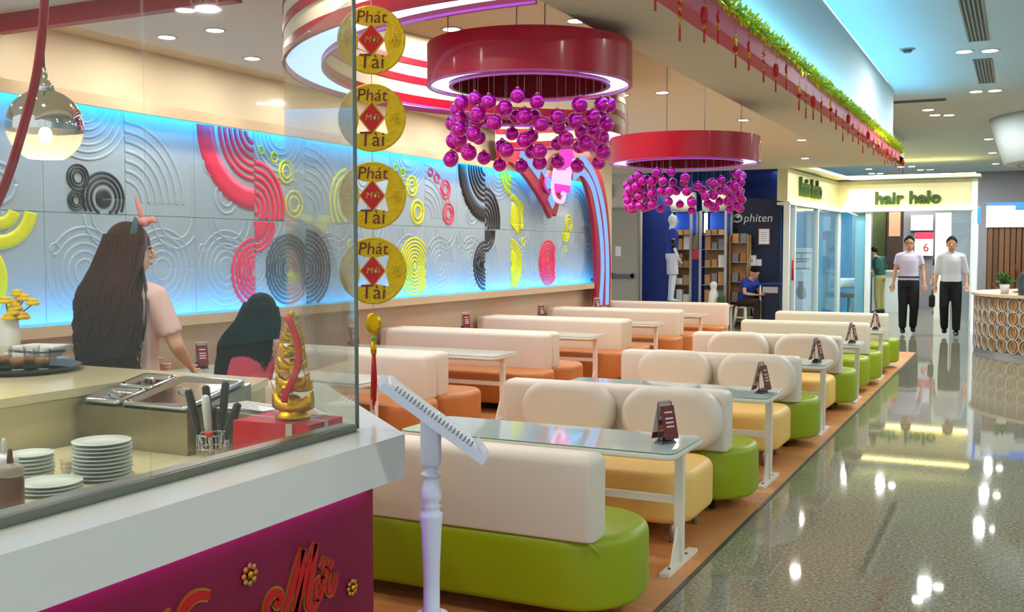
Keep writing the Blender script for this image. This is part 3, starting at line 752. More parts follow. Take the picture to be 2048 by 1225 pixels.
for pts, w in (([(1040, 306), (1060, 325), (1078, 350)], 0.13), ([(1062, 306), (1070, 315)], .10), ([(1082, 333), (1090, 347)], 0.10), ([(1098, 393), (1106, 411)], 0.12)):
    ribbon(MB(), smooth_path(wallpts(pts, XB + .004), 5), w, XB + 0.004, XB + 0.024).build('light_tube', 'tube_light', rbn)
for px, py in ((1206, 560), (1203, 440), (1160, 322), (1062, 330)):
    p = atx(px, py, XB); MB().tube([(WX, p.y, p.z), (XB - .05, p.y, p.z)], .02, n=8).build('bracket', 'red_paint', rbn)
p = atx(1095, 369, XB)
ci = MB(); ci.tube([(XB + 0.03, p.y + 0.17 * math.cos(a), p.z + 0.085 * math.sin(a) * 1.25) for a in [2 * PI * i / 32 for i in range(32)]], 0.02, n=8, closed=True).build('circle_tube', 'rim_pink', rbn)
MB().loops([[(XB + 0.01, p.y + 0.10 * math.cos(a), p.z + 0.065 * math.sin(a)) for a in [2 * PI * i / 28 for i in range(28)]], [(XB + 0.03, p.y + 0.09 * math.cos(a), p.z + 0.06 * math.sin(a)) for a in [2 * PI * i / 28 for i in range(28)]]], True, True, False).build('light_disc', 'tube_light', rbn)
# pink cup emblem
em = thing('cup_emblem', 'glowing pink ice cream cup emblem on the red ribbon', 'sign', (0, 0, 0))
XE = XB + 0.05
def wpoly(pts, x): return [(a, c) for a, c in wallpts(pts, x)]
def wprism(pts, x0, x1): return MB().prism(wpoly(pts, x1), x0, x1, axes=(1, 2, 0))
wprism([(1112, 332), (1130, 283), (1140, 284), (1150, 320), (1147, 338), (1115, 342)], XE, XE + .03).build('cream_top', 'neon_pink', em)
wprism([(1115, 341), (1144, 340), (1141, 372), (1108, 370)], XE, XE + .04).build('cup', 'neon_pale', em)
wprism([(1109, 367), (1141, 372), (1140, 386), (1116, 385), (1108, 380)], XE, XE + .05).build('saucer', 'neon_pink', em)
ribbon(MB(), smooth_path(wallpts([(1116, 318), (1108, 350), (1106, 378), (1112, 398), (1124, 404), (1130, 390), (1124, 386)], XE + .05), 5), 0.05, XE + .03, XE + .06).build('swirl_line', 'neon_pale', em)
ribbon(MB(), smooth_path(wallpts([(1148, 318), (1148, 332), (1135, 341)], XE + .05), 5), 0.05, XE + .03, XE + .06).build('swirl_line', 'neon_pale', em)

# ================================================================== garland and ornaments along the fascia
g = MB(); gy = MB(); rg = random.Random(5)
y = 0.5
while y < 13.9:
    for q in range(9):
        a = rg.uniform(0, 2 * PI); rad = rg.uniform(0.008, 0.035)
        c = Vector((-1.362 + rad * math.cos(a) * 0.8, y + rg.uniform(-.03, .03), 2.80 + rad * math.sin(a)))
        d = Vector((math.cos(a), rg.uniform(-.8, .8), math.sin(a))).normalized(); s_ = d.orthogonal().normalized() * rg.uniform(.004, .009); l = rg.uniform(.02, .038)
        nrm = d.cross(s_).normalized() * .0015
        (g if rg.random() < 0.36 else gy).add([c - s_, c + s_, c + s_ * .6 + d * l + nrm * 3, c - s_ * .6 + d * l + nrm * 3], [(0, 1, 2, 3)])
    y += 0.022
t = thing('tinsel_garland', 'green and yellow tinsel garland along the top of the red fascia', 'garland', (0, 0, 0))
tag(g.build('green_tinsel', 'tinsel_green', t), kind='stuff'); tag(gy.build('yellow_tinsel', 'tinsel_yellow', t), kind='stuff')
MB().tube([(-1.358, 0.5, 2.80), (-1.358, 13.9, 2.80)], 0.012, n=6).build('cord', 'tinsel_green', t)
def ornament(kind):
    t = thing('hanging_ornament', 'x', 'ornament', (0, 0, 0), 0, 'red and gold ornaments hanging from the fascia')
    MB().tube([(0, 0, 0), (0, 0, -0.05)], 0.0015, n=4).build('string', 'tassel_red', t)
    if kind == 0:      # coin, bead, tassel
        MB().tube([(0, .03 * math.cos(a), -.08 + .03 * math.sin(a)) for a in [2 * PI * i / 20 for i in range(20)]], .007, n=6, closed=True).bb(-.004, .004, -.012, .012, -.092, -.068).build('coin', 'gold', t)
        MB().sphere((0, 0, -.135), .02, 12, 8).build('bead', 'tassel_red', t); z = -.155
    elif kind == 1:    # lantern
        MB().lathe([(.006, -.05), (.013, -.056), (.013, -.06)], n=12).lathe([(.012, -.155), (.006, -.165)], n=12).build('lantern_caps', 'gold', t)
        MB().lathe([(.014, -.06), (.021, -.08), (.023, -.11), (.02, -.14), (.012, -.156)], n=16).build('lantern', 'tassel_red', t); z = -.165
    elif kind == 2:    # long strip of small firecrackers
        for q in range(5): MB().tube([(-.004, -.012, -.06 - q * .025), (.004, .014, -.075 - q * .025)], .007, n=6).build('firecracker', 'tassel_red' if q % 2 else 'gold', t)
        z = -.19
    else:              # diamond and heart bead
        MB().loops([[(-.008, 0, -.05), (-.008, .026, -.085), (-.008, 0, -.12), (-.008, -.026, -.085)], [(.008, 0, -.05), (.008, .026, -.085), (.008, 0, -.12), (.008, -.026, -.085)]], True, True, False).build('diamond', 'tassel_red', t)
        MB().sphere((0, 0, -.135), .012, 10, 7).build('bead', 'gold', t); z = -.147
    MB().lathe([(.007, z), (.009, z - .018)], n=8).build('tassel_head', 'gold', t)
    MB().lathe([(.0045, z - .018), (.006, z - .05), (.007, z - .095), (.003, z - .10)], n=10).build('tassel', 'tassel_red', t)
    return t
protos = [ornament(k) for k in range(4)]
used = [False] * 4
LABK = ['gold coin and red bead ornament with tassel on the fascia', 'small red lantern ornament with tassel on the fascia', 'string of red and gold firecrackers hanging on the fascia', 'red diamond ornament with tassel on the fascia']
y = 4.0; i = 0
while y < 13.85:
    k = [0, 2, 1, 3, 0, 3, 2, 1, 3][i % 9]
    loc = (-1.325, y, 2.745 - rg.uniform(0.0, 0.08))
    if not used[k]: used[k] = True; o = protos[k]; o.location = loc; o['label'] = LABK[k]
    else: o = copy_tree(protos[k], None, loc, 0, LABK[k])
    o.scale = (.8, .8, .8)
    o['group'] = ['coin ornaments on the fascia', 'lantern ornaments on the fascia', 'firecracker strings on the fascia', 'diamond ornaments on the fascia'][k]
    y += rg.uniform(0.24, 0.42); i += 1

# ================================================================== service counter
SX, GX, CY = -1.637, -1.80, 2.614          # slab edge, glass line, y of the front corner
t = thing('service_counter', 'white slab counter with magenta front panel at the lower left', 'counter', (0, 0, 0))
slab = [(SX, 0.35), (SX, CY), (-2.56, 3.47), (-2.80, 3.47), (-1.875, 2.60), (-1.875, 0.35)]
MB().prism(slab, 0.872, 1.0).build('slab', 'counter_white', t)
MB().prism([(-1.70, 0.35), (-1.70, 2.535), (-2.60, 3.40), (-2.66, 3.34), (-1.78, 2.50), (-1.78, 0.35)], 0.08, 0.871).build('front_panel', 'counter_panel', t)
MB().prism([(-1.74, 0.35), (-1.74, 2.49), (-2.62, 3.33), (-2.66, 3.30), (-1.80, 2.46), (-1.80, 0.35)], 0.0, 0.08).build('plinth', 'dark', t)
MB().bb(-1.690, -1.682, 0.4, 2.50, 0.858, 0.866).build('light_strip', 'led_magenta', t)
MB().prism([(-1.88, 0.35), (-1.88, 2.60), (-2.40, 3.09), (-2.40, 2.96), (-3.035, 2.96), (-3.035, 0.35)], 0.80, 0.85).build('worktop', 'cream_top', t)
MB().prism([(-1.79, 0.35), (-1.79, 2.45), (-1.83, 2.45), (-1.83, 0.35)], 0.09, 0.80).build('carcass', 'cream_body', t)
MB().bb(-1.885, -1.876, 0.35, 2.59, 0.85, 1.0).build('upstand', 'steel', t)
# steel channel that holds the glass
MB().bb(GX - 0.05, GX + 0.012, 0.35, CY - 0.03, 1.0, 1.022).build('glass_channel', 'channel', t)
MB().bb(GX - 0.074, GX - 0.051, 0.35, CY - 0.05, 1.0, 1.008).build('steel_shelf', 'steel_polished', t)
# letters and flowers on the panel
XP = -1.70
def pyz(px, py, x=XP): p = atx(px, py, x); return (p.y, p.z)
def stroke(t_, pts, w):
    path = smooth_path([pyz(300 + a * .2246, 1020 + b * .2246) for a, b in pts], 7)
    g_ = MB().tube([(XP + .001, a, b) for a, b in path], [(w * 1.0, .006)] * len(path), n=10, side=(0, 0, 1)) if False else None
    gm, rm = MB(), MB()
    n = len(path)
    wid = [w * (0.55 + 0.45 * math.sin(PI * (0.12 + 0.76 * i / max(1, n - 1)))) for i in range(n)]
    def rib(b, ws, x0, x1):
        P = [Vector(p) for p in path]; L = []
        for i, p in enumerate(P):
            d = (P[min(i + 1, n - 1)] - P[max(i - 1, 0)]); d = d.normalized() if d.length > 1e-9 else Vector((1, 0)); nr = Vector((-d.y, d.x))
            a, c = p + nr * ws[i], p - nr * ws[i]
            L.append([(x0, a.x, a.y), (x1, a.x, a.y), (x1, c.x, c.y), (x0, c.x, c.y)])
        b.loops(L, True, True, False)
    rib(gm, [v + .0045 for v in wid], XP, XP + .006); rib(rm, [max(.002, v - .001) for v in wid], XP + .006, XP + .009)
    go = gm.build('letter_outline', 'gold_trim', t_); rm.build('letter_face', 'letter_red', go)
lt = thing('wall_lettering', 'red and gold script words Năm Mới on the magenta counter panel', 'lettering', (0, 0, 0))
for pts, w in (([(1010, 960), (1030, 820), (1080, 745), (1130, 745), (1150, 800), (1120, 850), (1090, 820)], .012), ([(1140, 1010), (1200, 860), (1280, 560), (1345, 350)], .012), ([(1345, 350), (1330, 560), (1290, 800), (1255, 990)], .013),
               ([(1255, 990), (1330, 720), (1400, 470), (1460, 300)], .012), ([(1460, 300), (1430, 520), (1390, 760), (1400, 860), (1440, 870), (1480, 800)], .013),
               ([(1520, 600), (1470, 640), (1455, 740), (1480, 790), (1515, 720), (1525, 620), (1500, 590)], .009), ([(1545, 415), (1530, 470), (1500, 530)], .009), ([(1525, 600), (1550, 560), (1560, 520)], .007),
               ([(1605, 440), (1590, 490), (1575, 520)], .009), ([(1590, 560), (1570, 660), (1575, 730), (1605, 730), (1635, 640), (1645, 550)], .009),
               ([(510, 765), (430, 760), (350, 800), (290, 880), (240, 1010), (180, 1180)], .014), ([(170, 920), (120, 960), (90, 1060), (60, 1180)], .012), ([(240, 1010), (300, 1160), (330, 1260)], .012)):
    stroke(lt, pts, w)
for i, (px, py, s_) in enumerate(((497, 1150, 1.0), (702, 1176, 0.85))):
    cy_, cz = pyz(px, py)
    f = thing('flower_ornament', ['gold eight petal flower left of the script letters', 'gold flower at the right edge of the magenta panel'][i], 'ornament', (XP, cy_, cz)); f.scale = (1, s_, s_)
    for q in range(8):
        a = 2 * PI * q / 8; MB().sphere((.004, .022 * math.cos(a), .022 * math.sin(a)), (.005, .0085, .0085), 10, 6).build('petal', 'gold_trim', f)
    MB().sphere((.006, 0, 0), (.006, .010, .010), 10, 6).build('centre', 'gold', f)
# glass screens
G1 = atx(291, 400, GX).y
t = tag(MB().bb(GX - .005, GX + .005, 0.35, G1 - 0.002, 1.022, 2.30).build('glass_screen', 'screen_glass'), 'clear glass screen pane at the left end of the counter', 'glass pane')
t = tag(MB().bb(GX - .005, GX + .005, G1 + 0.002, CY - 0.012, 1.022, 2.30).build('glass_screen', 'screen_glass'), 'clear glass screen pane ending at the counter corner', 'glass pane')
dd = Vector((-0.68, 0.53)).normalized(); nn = Vector((dd.y, -dd.x))
def gq(a, w): p = Vector((GX, CY - .008)) + dd * a + nn * w; return (p.x, p.y)
t = thing('glass_screen', 'angled glass pane turning back from the counter corner', 'glass pane', (0, 0, 0))
MB().prism([gq(0.01, -.005), gq(0.86, -.005), gq(0.86, .005), gq(0.01, .005)], 1.004, 2.30).build('pane', 'screen_glass', t)
MB().prism([gq(0.004, -.0055), gq(0.009, -.0055), gq(0.009, .0055), gq(0.004, .0055)], 1.004, 2.30).build('edge_strip', 'pane_edge', t)
# inner counters of the kitchen
t = thing('cream_bar', 'cream topped inner bar behind the plates', 'counter', (0, 0, 0))
MB().prism([(-3.05, 0.4), (-3.05, 2.97), (-2.52, 2.97), (-2.62, 3.19), (-3.95, 3.19), (-3.95, 3.42), (-4.7, 3.42), (-4.7, 0.4)], 1.02, 1.05).build('top', 'cream_top', t)
MB().prism([(-3.07, 0.4), (-3.07, 2.985), (-2.55, 2.985), (-2.62, 3.17), (-3.97, 3.17), (-3.97, 3.40), (-4.68, 3.40), (-4.68, 0.4)], 0.0, 1.02).build('body', 'cream_body', t)
# steel pan holder with sloping lids
t = thing('steam_pan_unit', 'stainless steel pan holder with lidded pans beside the plates', 'food warmer', (0, 0, 0))
x0, x1, y0, y1, za, zb = -3.035, -2.518, 2.64, 2.966, 1.0, 1.065
MB().prism([(y0, .85), (y1, .85), (y1, zb - .004), (y0, za - .004)], x0, x1, axes=(1, 2, 0)).build('body', 'steel', t)
sl = math.atan2(zb - za, y1 - y0)
def pan(xa, xb, ya, yb, nm):
    cx, c2 = (xa + xb) / 2, (ya + yb) / 2; zc = za + (c2 - y0) / (y1 - y0) * (zb - za)
    w, d = xb - xa - .008, (yb - ya) / math.cos(sl) - .008
    b = MB()
    def rl(ins, z, r=.02):
        o = []
        ww, dd_ = w / 2 - ins, d / 2 - ins; rr_ = max(r - ins * .3, .006)
        for q, (sx, sy) in enumerate(((1, 1), (-1, 1), (-1, -1), (1, -1))):
            for j in range(5):
                a = q * PI / 2 + PI / 2 * j / 4; o.append((sx * (ww - rr_) + rr_ * math.cos(a), sy * (dd_ - rr_) + rr_ * math.sin(a), z))
        return o
    b.loops([rl(0, 0), rl(0, .008), rl(.008, .014), rl(.02, .012), rl(.03, .003), rl(.05, .003)], True, True, True)
    o = b.build(nm, 'steel_polished', t, (cx, c2, zc + .001), (sl, 0, 0))
    MB().tube([(-.03, 0, .004), (-.028, 0, .016), (0, 0, .02), (.028, 0, .016), (.03, 0, .004)], .006, n=8, side=(0, 1, 0)).build('handle', 'steel_polished', o)
pan(x0 + .005, x0 + .19, y0 + .005, y0 + .16, 'pan_lid'); pan(x0 + .005, x0 + .19, y0 + .165, y1 - .005, 'pan_lid'); pan(x0 + .195, x1 - .005, y0 + .005, y1 - .005, 'pan_lid')
# plates
_pl = {}
def plate(x, y, z, r, label, group):
    if r not in _pl: _pl[r] = MB().lathe([(r * .55, 0), (r * .58, .002), (r * .98, .0085), (r, .0105), (r * .97, .0125), (r * .62, .0062), (0.002, .0055)], n=40).mesh('plate')
    tag(link('plate', _pl[r], 'plate_white', None, (x, y, z)), label, 'plate', group)
rp = random.Random(2)
for (x, y, n, r, st, nm) in ((-2.51, 2.27, 10, .088, .0118, 'tall stack by the steel pans'), (-2.69, 2.16, 7, .068, .0118, 'smaller stack at the left'), (-2.50, 2.07, 3, .088, .0105, 'low stack in front')):
    for q in range(n):
        lab = 'white plate on top of the %s' % nm if q == n - 1 else 'white round plate in the %s' % nm
        plate(x + rp.uniform(-.002, .002), y + rp.uniform(-.002, .002), .8505 + q * st, r, lab, None if q == n - 1 else 'plates of the ' + nm)
for q in range(3):
    tag(MB().lathe([(.036, 0), (.04, .003), (.046, .016), (.043, .016), (.037, .004), (.002, .004)], n=28).build('glass_dish', 'clear_glass', None, (-2.66, 2.30, .8505 + q * .012)), 'small clear dish stacked between the plate piles', 'dish', 'clear dishes between the plates')
# squeeze bottles
for (x, y, c, s_, lab) in ((-2.37, 1.84, 'sauce', 1.0, 'brown sauce squeeze bottle with grey cap at the lower left'), (-2.47, 1.90, 'white_plastic', 1.05, 'white squeeze bottle behind the brown sauce bottle')):
    b = thing('squeeze_bottle', lab, 'bottle', (x, y, .8505)); b.scale = (s_, s_, s_)
    MB().lathe([(.030, 0), (.033, .004), (.033, .095), (.030, .105)], n=28).build('body', c, b)
    cp = MB().lathe([(.032, .105), (.034, .108), (.034, .125), (.026, .134), (.012, .138), (.009, .140)], n=28).build('cap', 'bottle_cap' if c == 'sauce' else 'white_plastic', b)
    MB().lathe([(.009, .140), (.006, .172), (.003, .178)], n=16).build('nozzle', 'sauce' if c == 'sauce' else 'white_plastic', cp)
# knife and spatula rack
k = thing('utensil_rack', 'round wire utensil rack behind the glass', 'rack', (-2.37, 2.60, .8505))
for zz in (.004, .05, .095): MB().tube([(.05 * math.cos(a), .05 * math.sin(a), zz) for a in [2 * PI * i / 24 for i in range(24)]], .0025, n=6, closed=True).build('hoop', 'chrome', k)
for q in range(10): a = 2 * PI * q / 10; MB().tube([(.05 * math.cos(a), .05 * math.sin(a), .004), (.05 * math.cos(a), .05 * math.sin(a), .095)], .002, n=5).build('wire', 'chrome', k)
for i, (dx, dy, tx, ty, L, c, lab) in enumerate(((-.02, -.01, -.055, -.02, .24, 'black_plastic', 'leftmost black handled utensil in the wire rack'), (-.008, .01, -.028, .0, .25, 'black_plastic', 'black handled utensil leaning beside the leftmost one'), (.01, -.018, -.004, -.02, .225, 'white_plastic', 'white handled utensil in the wire rack'), (.018, .012, .012, .02, .265, 'black_plastic', 'tallest black handled utensil in the wire rack'), (.026, .0, .075, .01, .20, 'black_plastic', 'black handled utensil leaning right in the wire rack'))):
    u = thing('kitchen_utensil', lab, 'utensil', (-2.37 + dx, 2.60 + dy, .853), 0, 'utensils in the wire rack')
    MB().tube([(0, 0, 0), (tx * .45, ty * .45, L * .45)], .004, n=8).build('blade', 'steel_polished', u)
    MB().tube([(tx * .40, ty * .4, L * .40), (tx * .55, ty * .55, L * .55), (tx * .8, ty * .8, L * .8), (tx * .97, ty * .97, L * .97), (tx, ty, L)], [.009, .0125, .014, .013, .006], n=12).build('handle', c, u)
MB().sphere((.035, -.055, .1045), (.014, .014, .011), 14, 8).build('knob', 'red_plastic', k)
# red gift box with gold ingot tower
gb = thing('gift_box', 'red foil gift box with silver ribbon behind the glass corner', 'box', (-2.015, 2.545, .8505), R(4))
MB().box((0, 0, .09), (.27, .19, .18)).build('box', 'red_foil', gb)
MB().bb(.055, .078, -.0965, .0965, .0005, .1815).bb(-.1365, .1365, -.012, .010, .0005, .1817).build('ribbon', 'silver_ribbon', gb)
tw = thing('ingot_tower', 'tower of gold ingots with a red ribbon on the gift box', 'ornament', (-2.00, 2.55, 1.0325), R(10))
def ingot(b, c, s_, rz):
    m = Matrix.Rotation(rz, 3, 'Z'); L = []
    for i in range(9):       # boat shape lofted along its length
        u_ = -1 + 2 * i / 8; w = math.sqrt(max(0.02, 1 - (u_ * .93) ** 2)); zt = .55 + .5 * abs(u_) ** 2.2
        ring = []
        for j in range(12):
            a = 2 * PI * j / 12; ring.append(Vector(c) + m @ Vector((u_ * s_, w * .55 * s_ * math.cos(a), s_ * ((zt * (.5 + .5 * math.sin(a))) if math.sin(a) > 0 else (.28 * zt + .28 * zt * math.sin(a) * w)))))
        L.append(ring)
    b.loops(L, True, True, True)
    b.sphere((c[0], c[1], c[2] + .45 * s_), (.5 * s_, .42 * s_, .38 * s_), 14, 8)
MB().lathe([(.052, 0), (.055, .006), (.045, .014), (.040, .024)], n=28).build('foot', 'gold', tw)
zz = .018
for i, s_ in enumerate((.066, .052, .044, .038, .031, .024, .018)):
    b = MB(); ingot(b, (0, 0, zz), s_, R(8 * i)); b.build('ingot', 'gold', tw)
    if 0 < i < 6:
        for q in (0, 1, 2): b = MB(); a = R(100 * q + 50 * i); ingot(b, (.6 * s_ * math.cos(a), .6 * s_ * math.sin(a), zz - s_ * .25), s_ * .62, a); b.build('small_ingot', 'gold', tw)
    zz += s_ * 1.10
MB().sphere((0, 0, zz + .002), .010, 12, 8).build('finial', 'gold', tw)
ln = [(.004 + .045 * math.sin(PI * min(1, s_ * 1.1)) * 1.0, -.042 - .02 * s_, zz - s_ * (zz - .055)) for s_ in [i / 14 for i in range(15)]]
MB().tube(ln, [(.011, .0025)] * 15, n=8, side=(1, 0, 0)).build('ribbon', 'tassel_red', tw)
for sx in (-1, 1): MB().tube([(0, 0, zz), (sx * .035, -.03, zz * .7), (sx * .062, -.035, zz * .4), (sx * .05, -.03, .09)], .0012, n=5).build('thread', 'tassel_red', tw)
# papers and receipts
for q, (rz, dz, lab) in enumerate(((R(-25), 0, 'lower sheet of the white papers beside the gift box'), (R(-12), .004, 'middle sheet of the white papers beside the gift box'), (R(-33), .008, 'top printed sheet of the papers beside the gift box'))):
    b = thing('paper_sheet', lab, 'paper', (-2.385, 2.83, .995 + dz), rz + R(20))
    MB().bb(-.12, .12, -.055, .055, 0, .003).build('sheet', 'paper', b)
    if q == 2:
        for r_ in range(5): MB().bb(-.10, .08 - .03 * (r_ % 3), -.045 + r_ * .02, -.040 + r_ * .02, .003, .0036).build('text_line', 'print_dark', b)
tag(MB().cushion(0, 0, .23, .17, .02, .8505, .9945, .004, .004).build('steel_box', 'steel', None, (-2.385, 2.83, 0), (0, 0, R(-5))), 'low steel box under the white papers', 'container')
# dish of items on the cream bar
tr = thing('serving_tray', 'dark round tray on the cream bar', 'tray', (-3.70, 2.93, 1.0505))
MB().lathe([(.0, 0), (.20, 0), (.235, .022), (.24, .022), (.205, -.0), ], n=48).build('tray', 'tray', tr)
MB().lathe([(.205, .0), (.236, .022), (.242, .024), (.244, .021), (.21, -.0003)], n=48, cap=False).build('rim', 'tray', tr)
for i, (dx, dy, h_) in enumerate(((-.05, -.10, .09), (.03, -.02, .09), (-.10, .02, .09), (.09, .05, .085), (-.02, .09, .09), (-.13, -.07, .085))):
    gl = thing('tea_glass', '%s tea glass on the dark tray' % ['front', 'middle', 'left', 'right', 'rear', 'outermost'][i], 'glass', (-3.72 + dx, 2.93 + dy, 1.0565), 0, 'glasses on the dark tray')
    MB().lathe([(.028, 0), (.034, h_), (.032, h_), (.026, .004), (.002, .004)], n=24).build('tumbler', 'clear_glass', gl)
    MB().lathe([(.025, .005), (.030, h_ * .55), (.002, h_ * .55)], n=20).build('tea', 'tea', gl)
for i in range(6):
    tag(MB().box((0, 0, 0), (.21, .15, .010)).build('menu_booklet', ['paper', 'menu_cream', 'paper', 'print_dark', 'paper', 'paper'][i], None, (-4.08 + .012 * i, 3.28 + .006 * i, 1.0555 + .0105 * i), (0, 0, R(12 * (i % 3) - 10))), '%s booklet from the bottom of the pile on the cream bar' % ORD[i], 'booklet')
vs = thing('flower_vase', 'white vase of yellow chrysanthemums at the left edge', 'vase', (-4.31, 3.36, 1.0505))
MB().lathe([(.035, 0), (.045, .03), (.05, .10), (.04, .17), (.042, .19), (.038, .19), (.034, .16)], n=24).build('vase', 'white_plastic', vs)
rf = random.Random(9)
for q in range(14):
    a = rf.uniform(-1.2, 2.2); rr_ = rf.uniform(.03, .12); zt = .20 + rf.uniform(-.04, .10)
    fx, fy = rr_ * math.cos(a), rr_ * math.sin(a)
    s_ = MB().tube([(0, 0, .15), (fx * .6, fy * .6, .15 + (zt - .15) * .6), (fx, fy, zt)], .003, n=5).build('stem', 'leaf', vs)
    b = MB()
    for p_ in range(12):
        aa = 2 * PI * p_ / 12
        for el, rr2 in ((.1, .030), (.7, .022)):
            b.sphere((fx + rr2 * .6 * math.cos(aa + el) * math.cos(el), fy + rr2 * .6 * math.sin(aa + el) * math.cos(el), zt + .012 * el * 2), (.015, .015, .010), 6, 4)
    b.build('bloom', 'petal', vs)
# globe pendant
gp = thing('globe_pendant', 'chrome topped glass globe pendant behind the glass screen', 'pendant lamp', (-3.0, 2.5, 1.972))
rg_ = .125
MB().lathe([(rg_ * math.cos(a), rg_ * math.sin(a)) for a in [R(-8 + 84 * i / 14) for i in range(15)]], n=40, cap=False).build('chrome_dome', 'chrome', gp)
MB().lathe([(rg_ * math.cos(a), rg_ * math.sin(a)) for a in [R(-62 + 54 * i / 10) for i in range(11)]], n=40, cap=False).build('glass_bowl', 'bowl_glass', gp)
MB().lathe([(.035, .118), (.03, .14), (.018, .15), (.012, .18), (.006, .20)], n=20).build('collar', 'chrome', gp)
MB().tube([(0, 0, .2), (0, 0, ZC - 1.972)], .004, n=6).build('cord', 'black_plastic', gp)
bl = MB().sphere((0, 0, -.03), (.022, .022, .028), 14, 9).build('bulb', 'bulb', gp)
light('bulb_light', 'POINT', 4, (1, .8, .55), (0, 0, -.085), gp, shadow_soft_size=.03)
# red hanging hose
t = tag(MB().tube(smooth_path([(-1.90, 1.62, 2.95), (-1.90, 1.60, 2.45), (-1.90, 1.595, 2.16), (-1.90, 1.572, 1.96), (-1.90, 1.53, 1.815), (-1.90, 1.465, 1.655), (-1.90, 1.36, 1.50), (-1.90, 1.22, 1.36), (-1.90, 1.10, 1.21), (-1.90, 1.05, 1.03)], 8), .0095, n=12).build('red_tube', 'red_rubber'), 'dark red tube curving down inside the glass at the left', 'tube')

# ================================================================== hanging gold coins
ch = thing('coin_string', 'string of four big gold luck coins with a red tassel', 'ornament', (0, 0, 0))
dep = 3.38
def at_depth(px, py, d): return Vector((0, 0, CAMH)) + sight(px, py) * d
c0 = at_depth(746, 542, dep); ax = Vector((math.cos(YAW), math.sin(YAW), 0)); rz_ = YAW
ch.location = (c0.x, c0.y, 0); ch.rotation_euler = (0, 0, YAW + R(3))
rc = 66 / FOC * dep
coin_z = [at_depth(746, py, dep).z for py in (85, 238, 392, 542)]
MB().tube([(0, 0, coin_z[3] - .3), (0, 0, ZC - .45)], .0015, n=5).build('string', 'string', ch)
MB().tube([(0, 0, ZC - .45), (0, 0, ZC)], .0015, n=5).build('string', 'string', ch)
def coin_mesh():
    b = MB(); n = 64; hw = rc * .50
    # a round disc with a square hole whose sides bow inward
    out, inn = [], []
    for q in range(n):
        a = 2 * PI * (q + .5) / n - PI; ca, sa = math.cos(a), math.sin(a)
        out.append((rc * ca, rc * sa)); m_ = max(abs(ca), abs(sa)); tt = min(abs(ca), abs(sa)) / m_
        k_ = hw / m_ * (0.78 + 0.22 * tt ** 2); inn.append((k_ * ca, k_ * sa))
    th = .004
    L = [[(x, -th, z) for x, z in inn], [(x, -th, z) for x, z in out], [(x, th, z) for x, z in out], [(x, th, z) for x, z in inn], [(x, -th, z) for x, z in inn]]
    b.loops(L, False, False, False)
    return b.mesh('coin')
_coin = coin_mesh()
_rim = MB().tube([(rc * .97 * math.cos(a), 0, rc * .97 * math.sin(a)) for a in [2 * PI * i / 48 for i in range(48)]], .0055, n=8, closed=True).mesh('rim')
_phat = text_mesh('Phát', rc * .52, .0008, 'letters', shear=.12); _tai = text_mesh('Tài', rc * .62, .0008, 'letters', shear=.05); _moi = text_mesh('Mới', rc * .26, .0008, 'letters', shear=.2)
s_ = rc * .36
_dia = MB().loops([[(s_, -.005, 0), (0, -.005, s_ * 1.25), (-s_, -.005, 0), (0, -.005, -s_ * 1.25)], [(s_, .005, 0), (0, .005, s_ * 1.25), (-s_, .005, 0), (0, .005, -s_ * 1.25)]], True, True, False).mesh('diamond')
_diag = MB().loops([[(s_ * 1.16, -.003, 0), (0, -.003, s_ * 1.42), (-s_ * 1.16, -.003, 0), (0, -.003, -s_ * 1.42)], [(s_ * 1.16, .003, 0), (0, .003, s_ * 1.42), (-s_ * 1.16, .003, 0), (0, .003, -s_ * 1.42)]], True, True, False).mesh('diamond_frame')
_bl = MB()
for sx in (-1, 1):
    for q in range(7):
        a = 2 * PI * q / 6; _bl.sphere((sx * rc * .72 + (0 if q == 6 else rc * .11 * math.cos(a)), -.004, 0 if q == 6 else rc * .16 * math.sin(a)), (rc * .05, .003, rc * .06), 8, 5)
_bl = _bl.mesh('blossom')
for i, z in enumerate(coin_z):
    c = link('coin', _coin, 'gold_coin', ch, (0, 0, z)); link('rim', _rim, 'gold_coin', c)
    link('letters', _phat, 'menu_maroon', c, (.0, -.0045, rc * .66), (R(90), 0, 0)); link('letters', _tai, 'menu_maroon', c, (.0, -.0045, -rc * .66), (R(90), 0, 0))
    f = link('diamond_frame', _diag, 'gold_trim', c); link('diamond', _dia, 'letter_red', c); link('letters', _moi, 'gold_trim', c, (0, -.0055, 0), (R(90), 0, 0)); link('blossom', _bl, 'gold_coin', c)
zt = coin_z[3] - rc - .03
MB().sphere((0, 0, zt - .035), (.026, .008, .036), 16, 10).build('medallion', 'gold', ch); MB().sphere((0, 0, zt - .083), .008, 10, 7).build('bead', 'green_bead', ch)
MB().lathe([(.009, zt - .135), (.010, zt - .12), (.009, zt - .095)], n=12).build('tassel_cap', 'gold', ch)
b = MB()
for q in range(16):
    a = rnd.uniform(0, 2 * PI); r_ = rnd.uniform(.002, .010); L_ = rnd.uniform(.15, .19)
    b.tube([(r_ * .5 * math.cos(a), r_ * .5 * math.sin(a), zt - .13), (r_ * math.cos(a), r_ * math.sin(a), zt - .13 - L_ * .5), (r_ * math.cos(a + .6), r_ * math.sin(a + .6), zt - .13 - L_)], .0022, n=5)
b.build('tassel', 'tassel_red', ch)

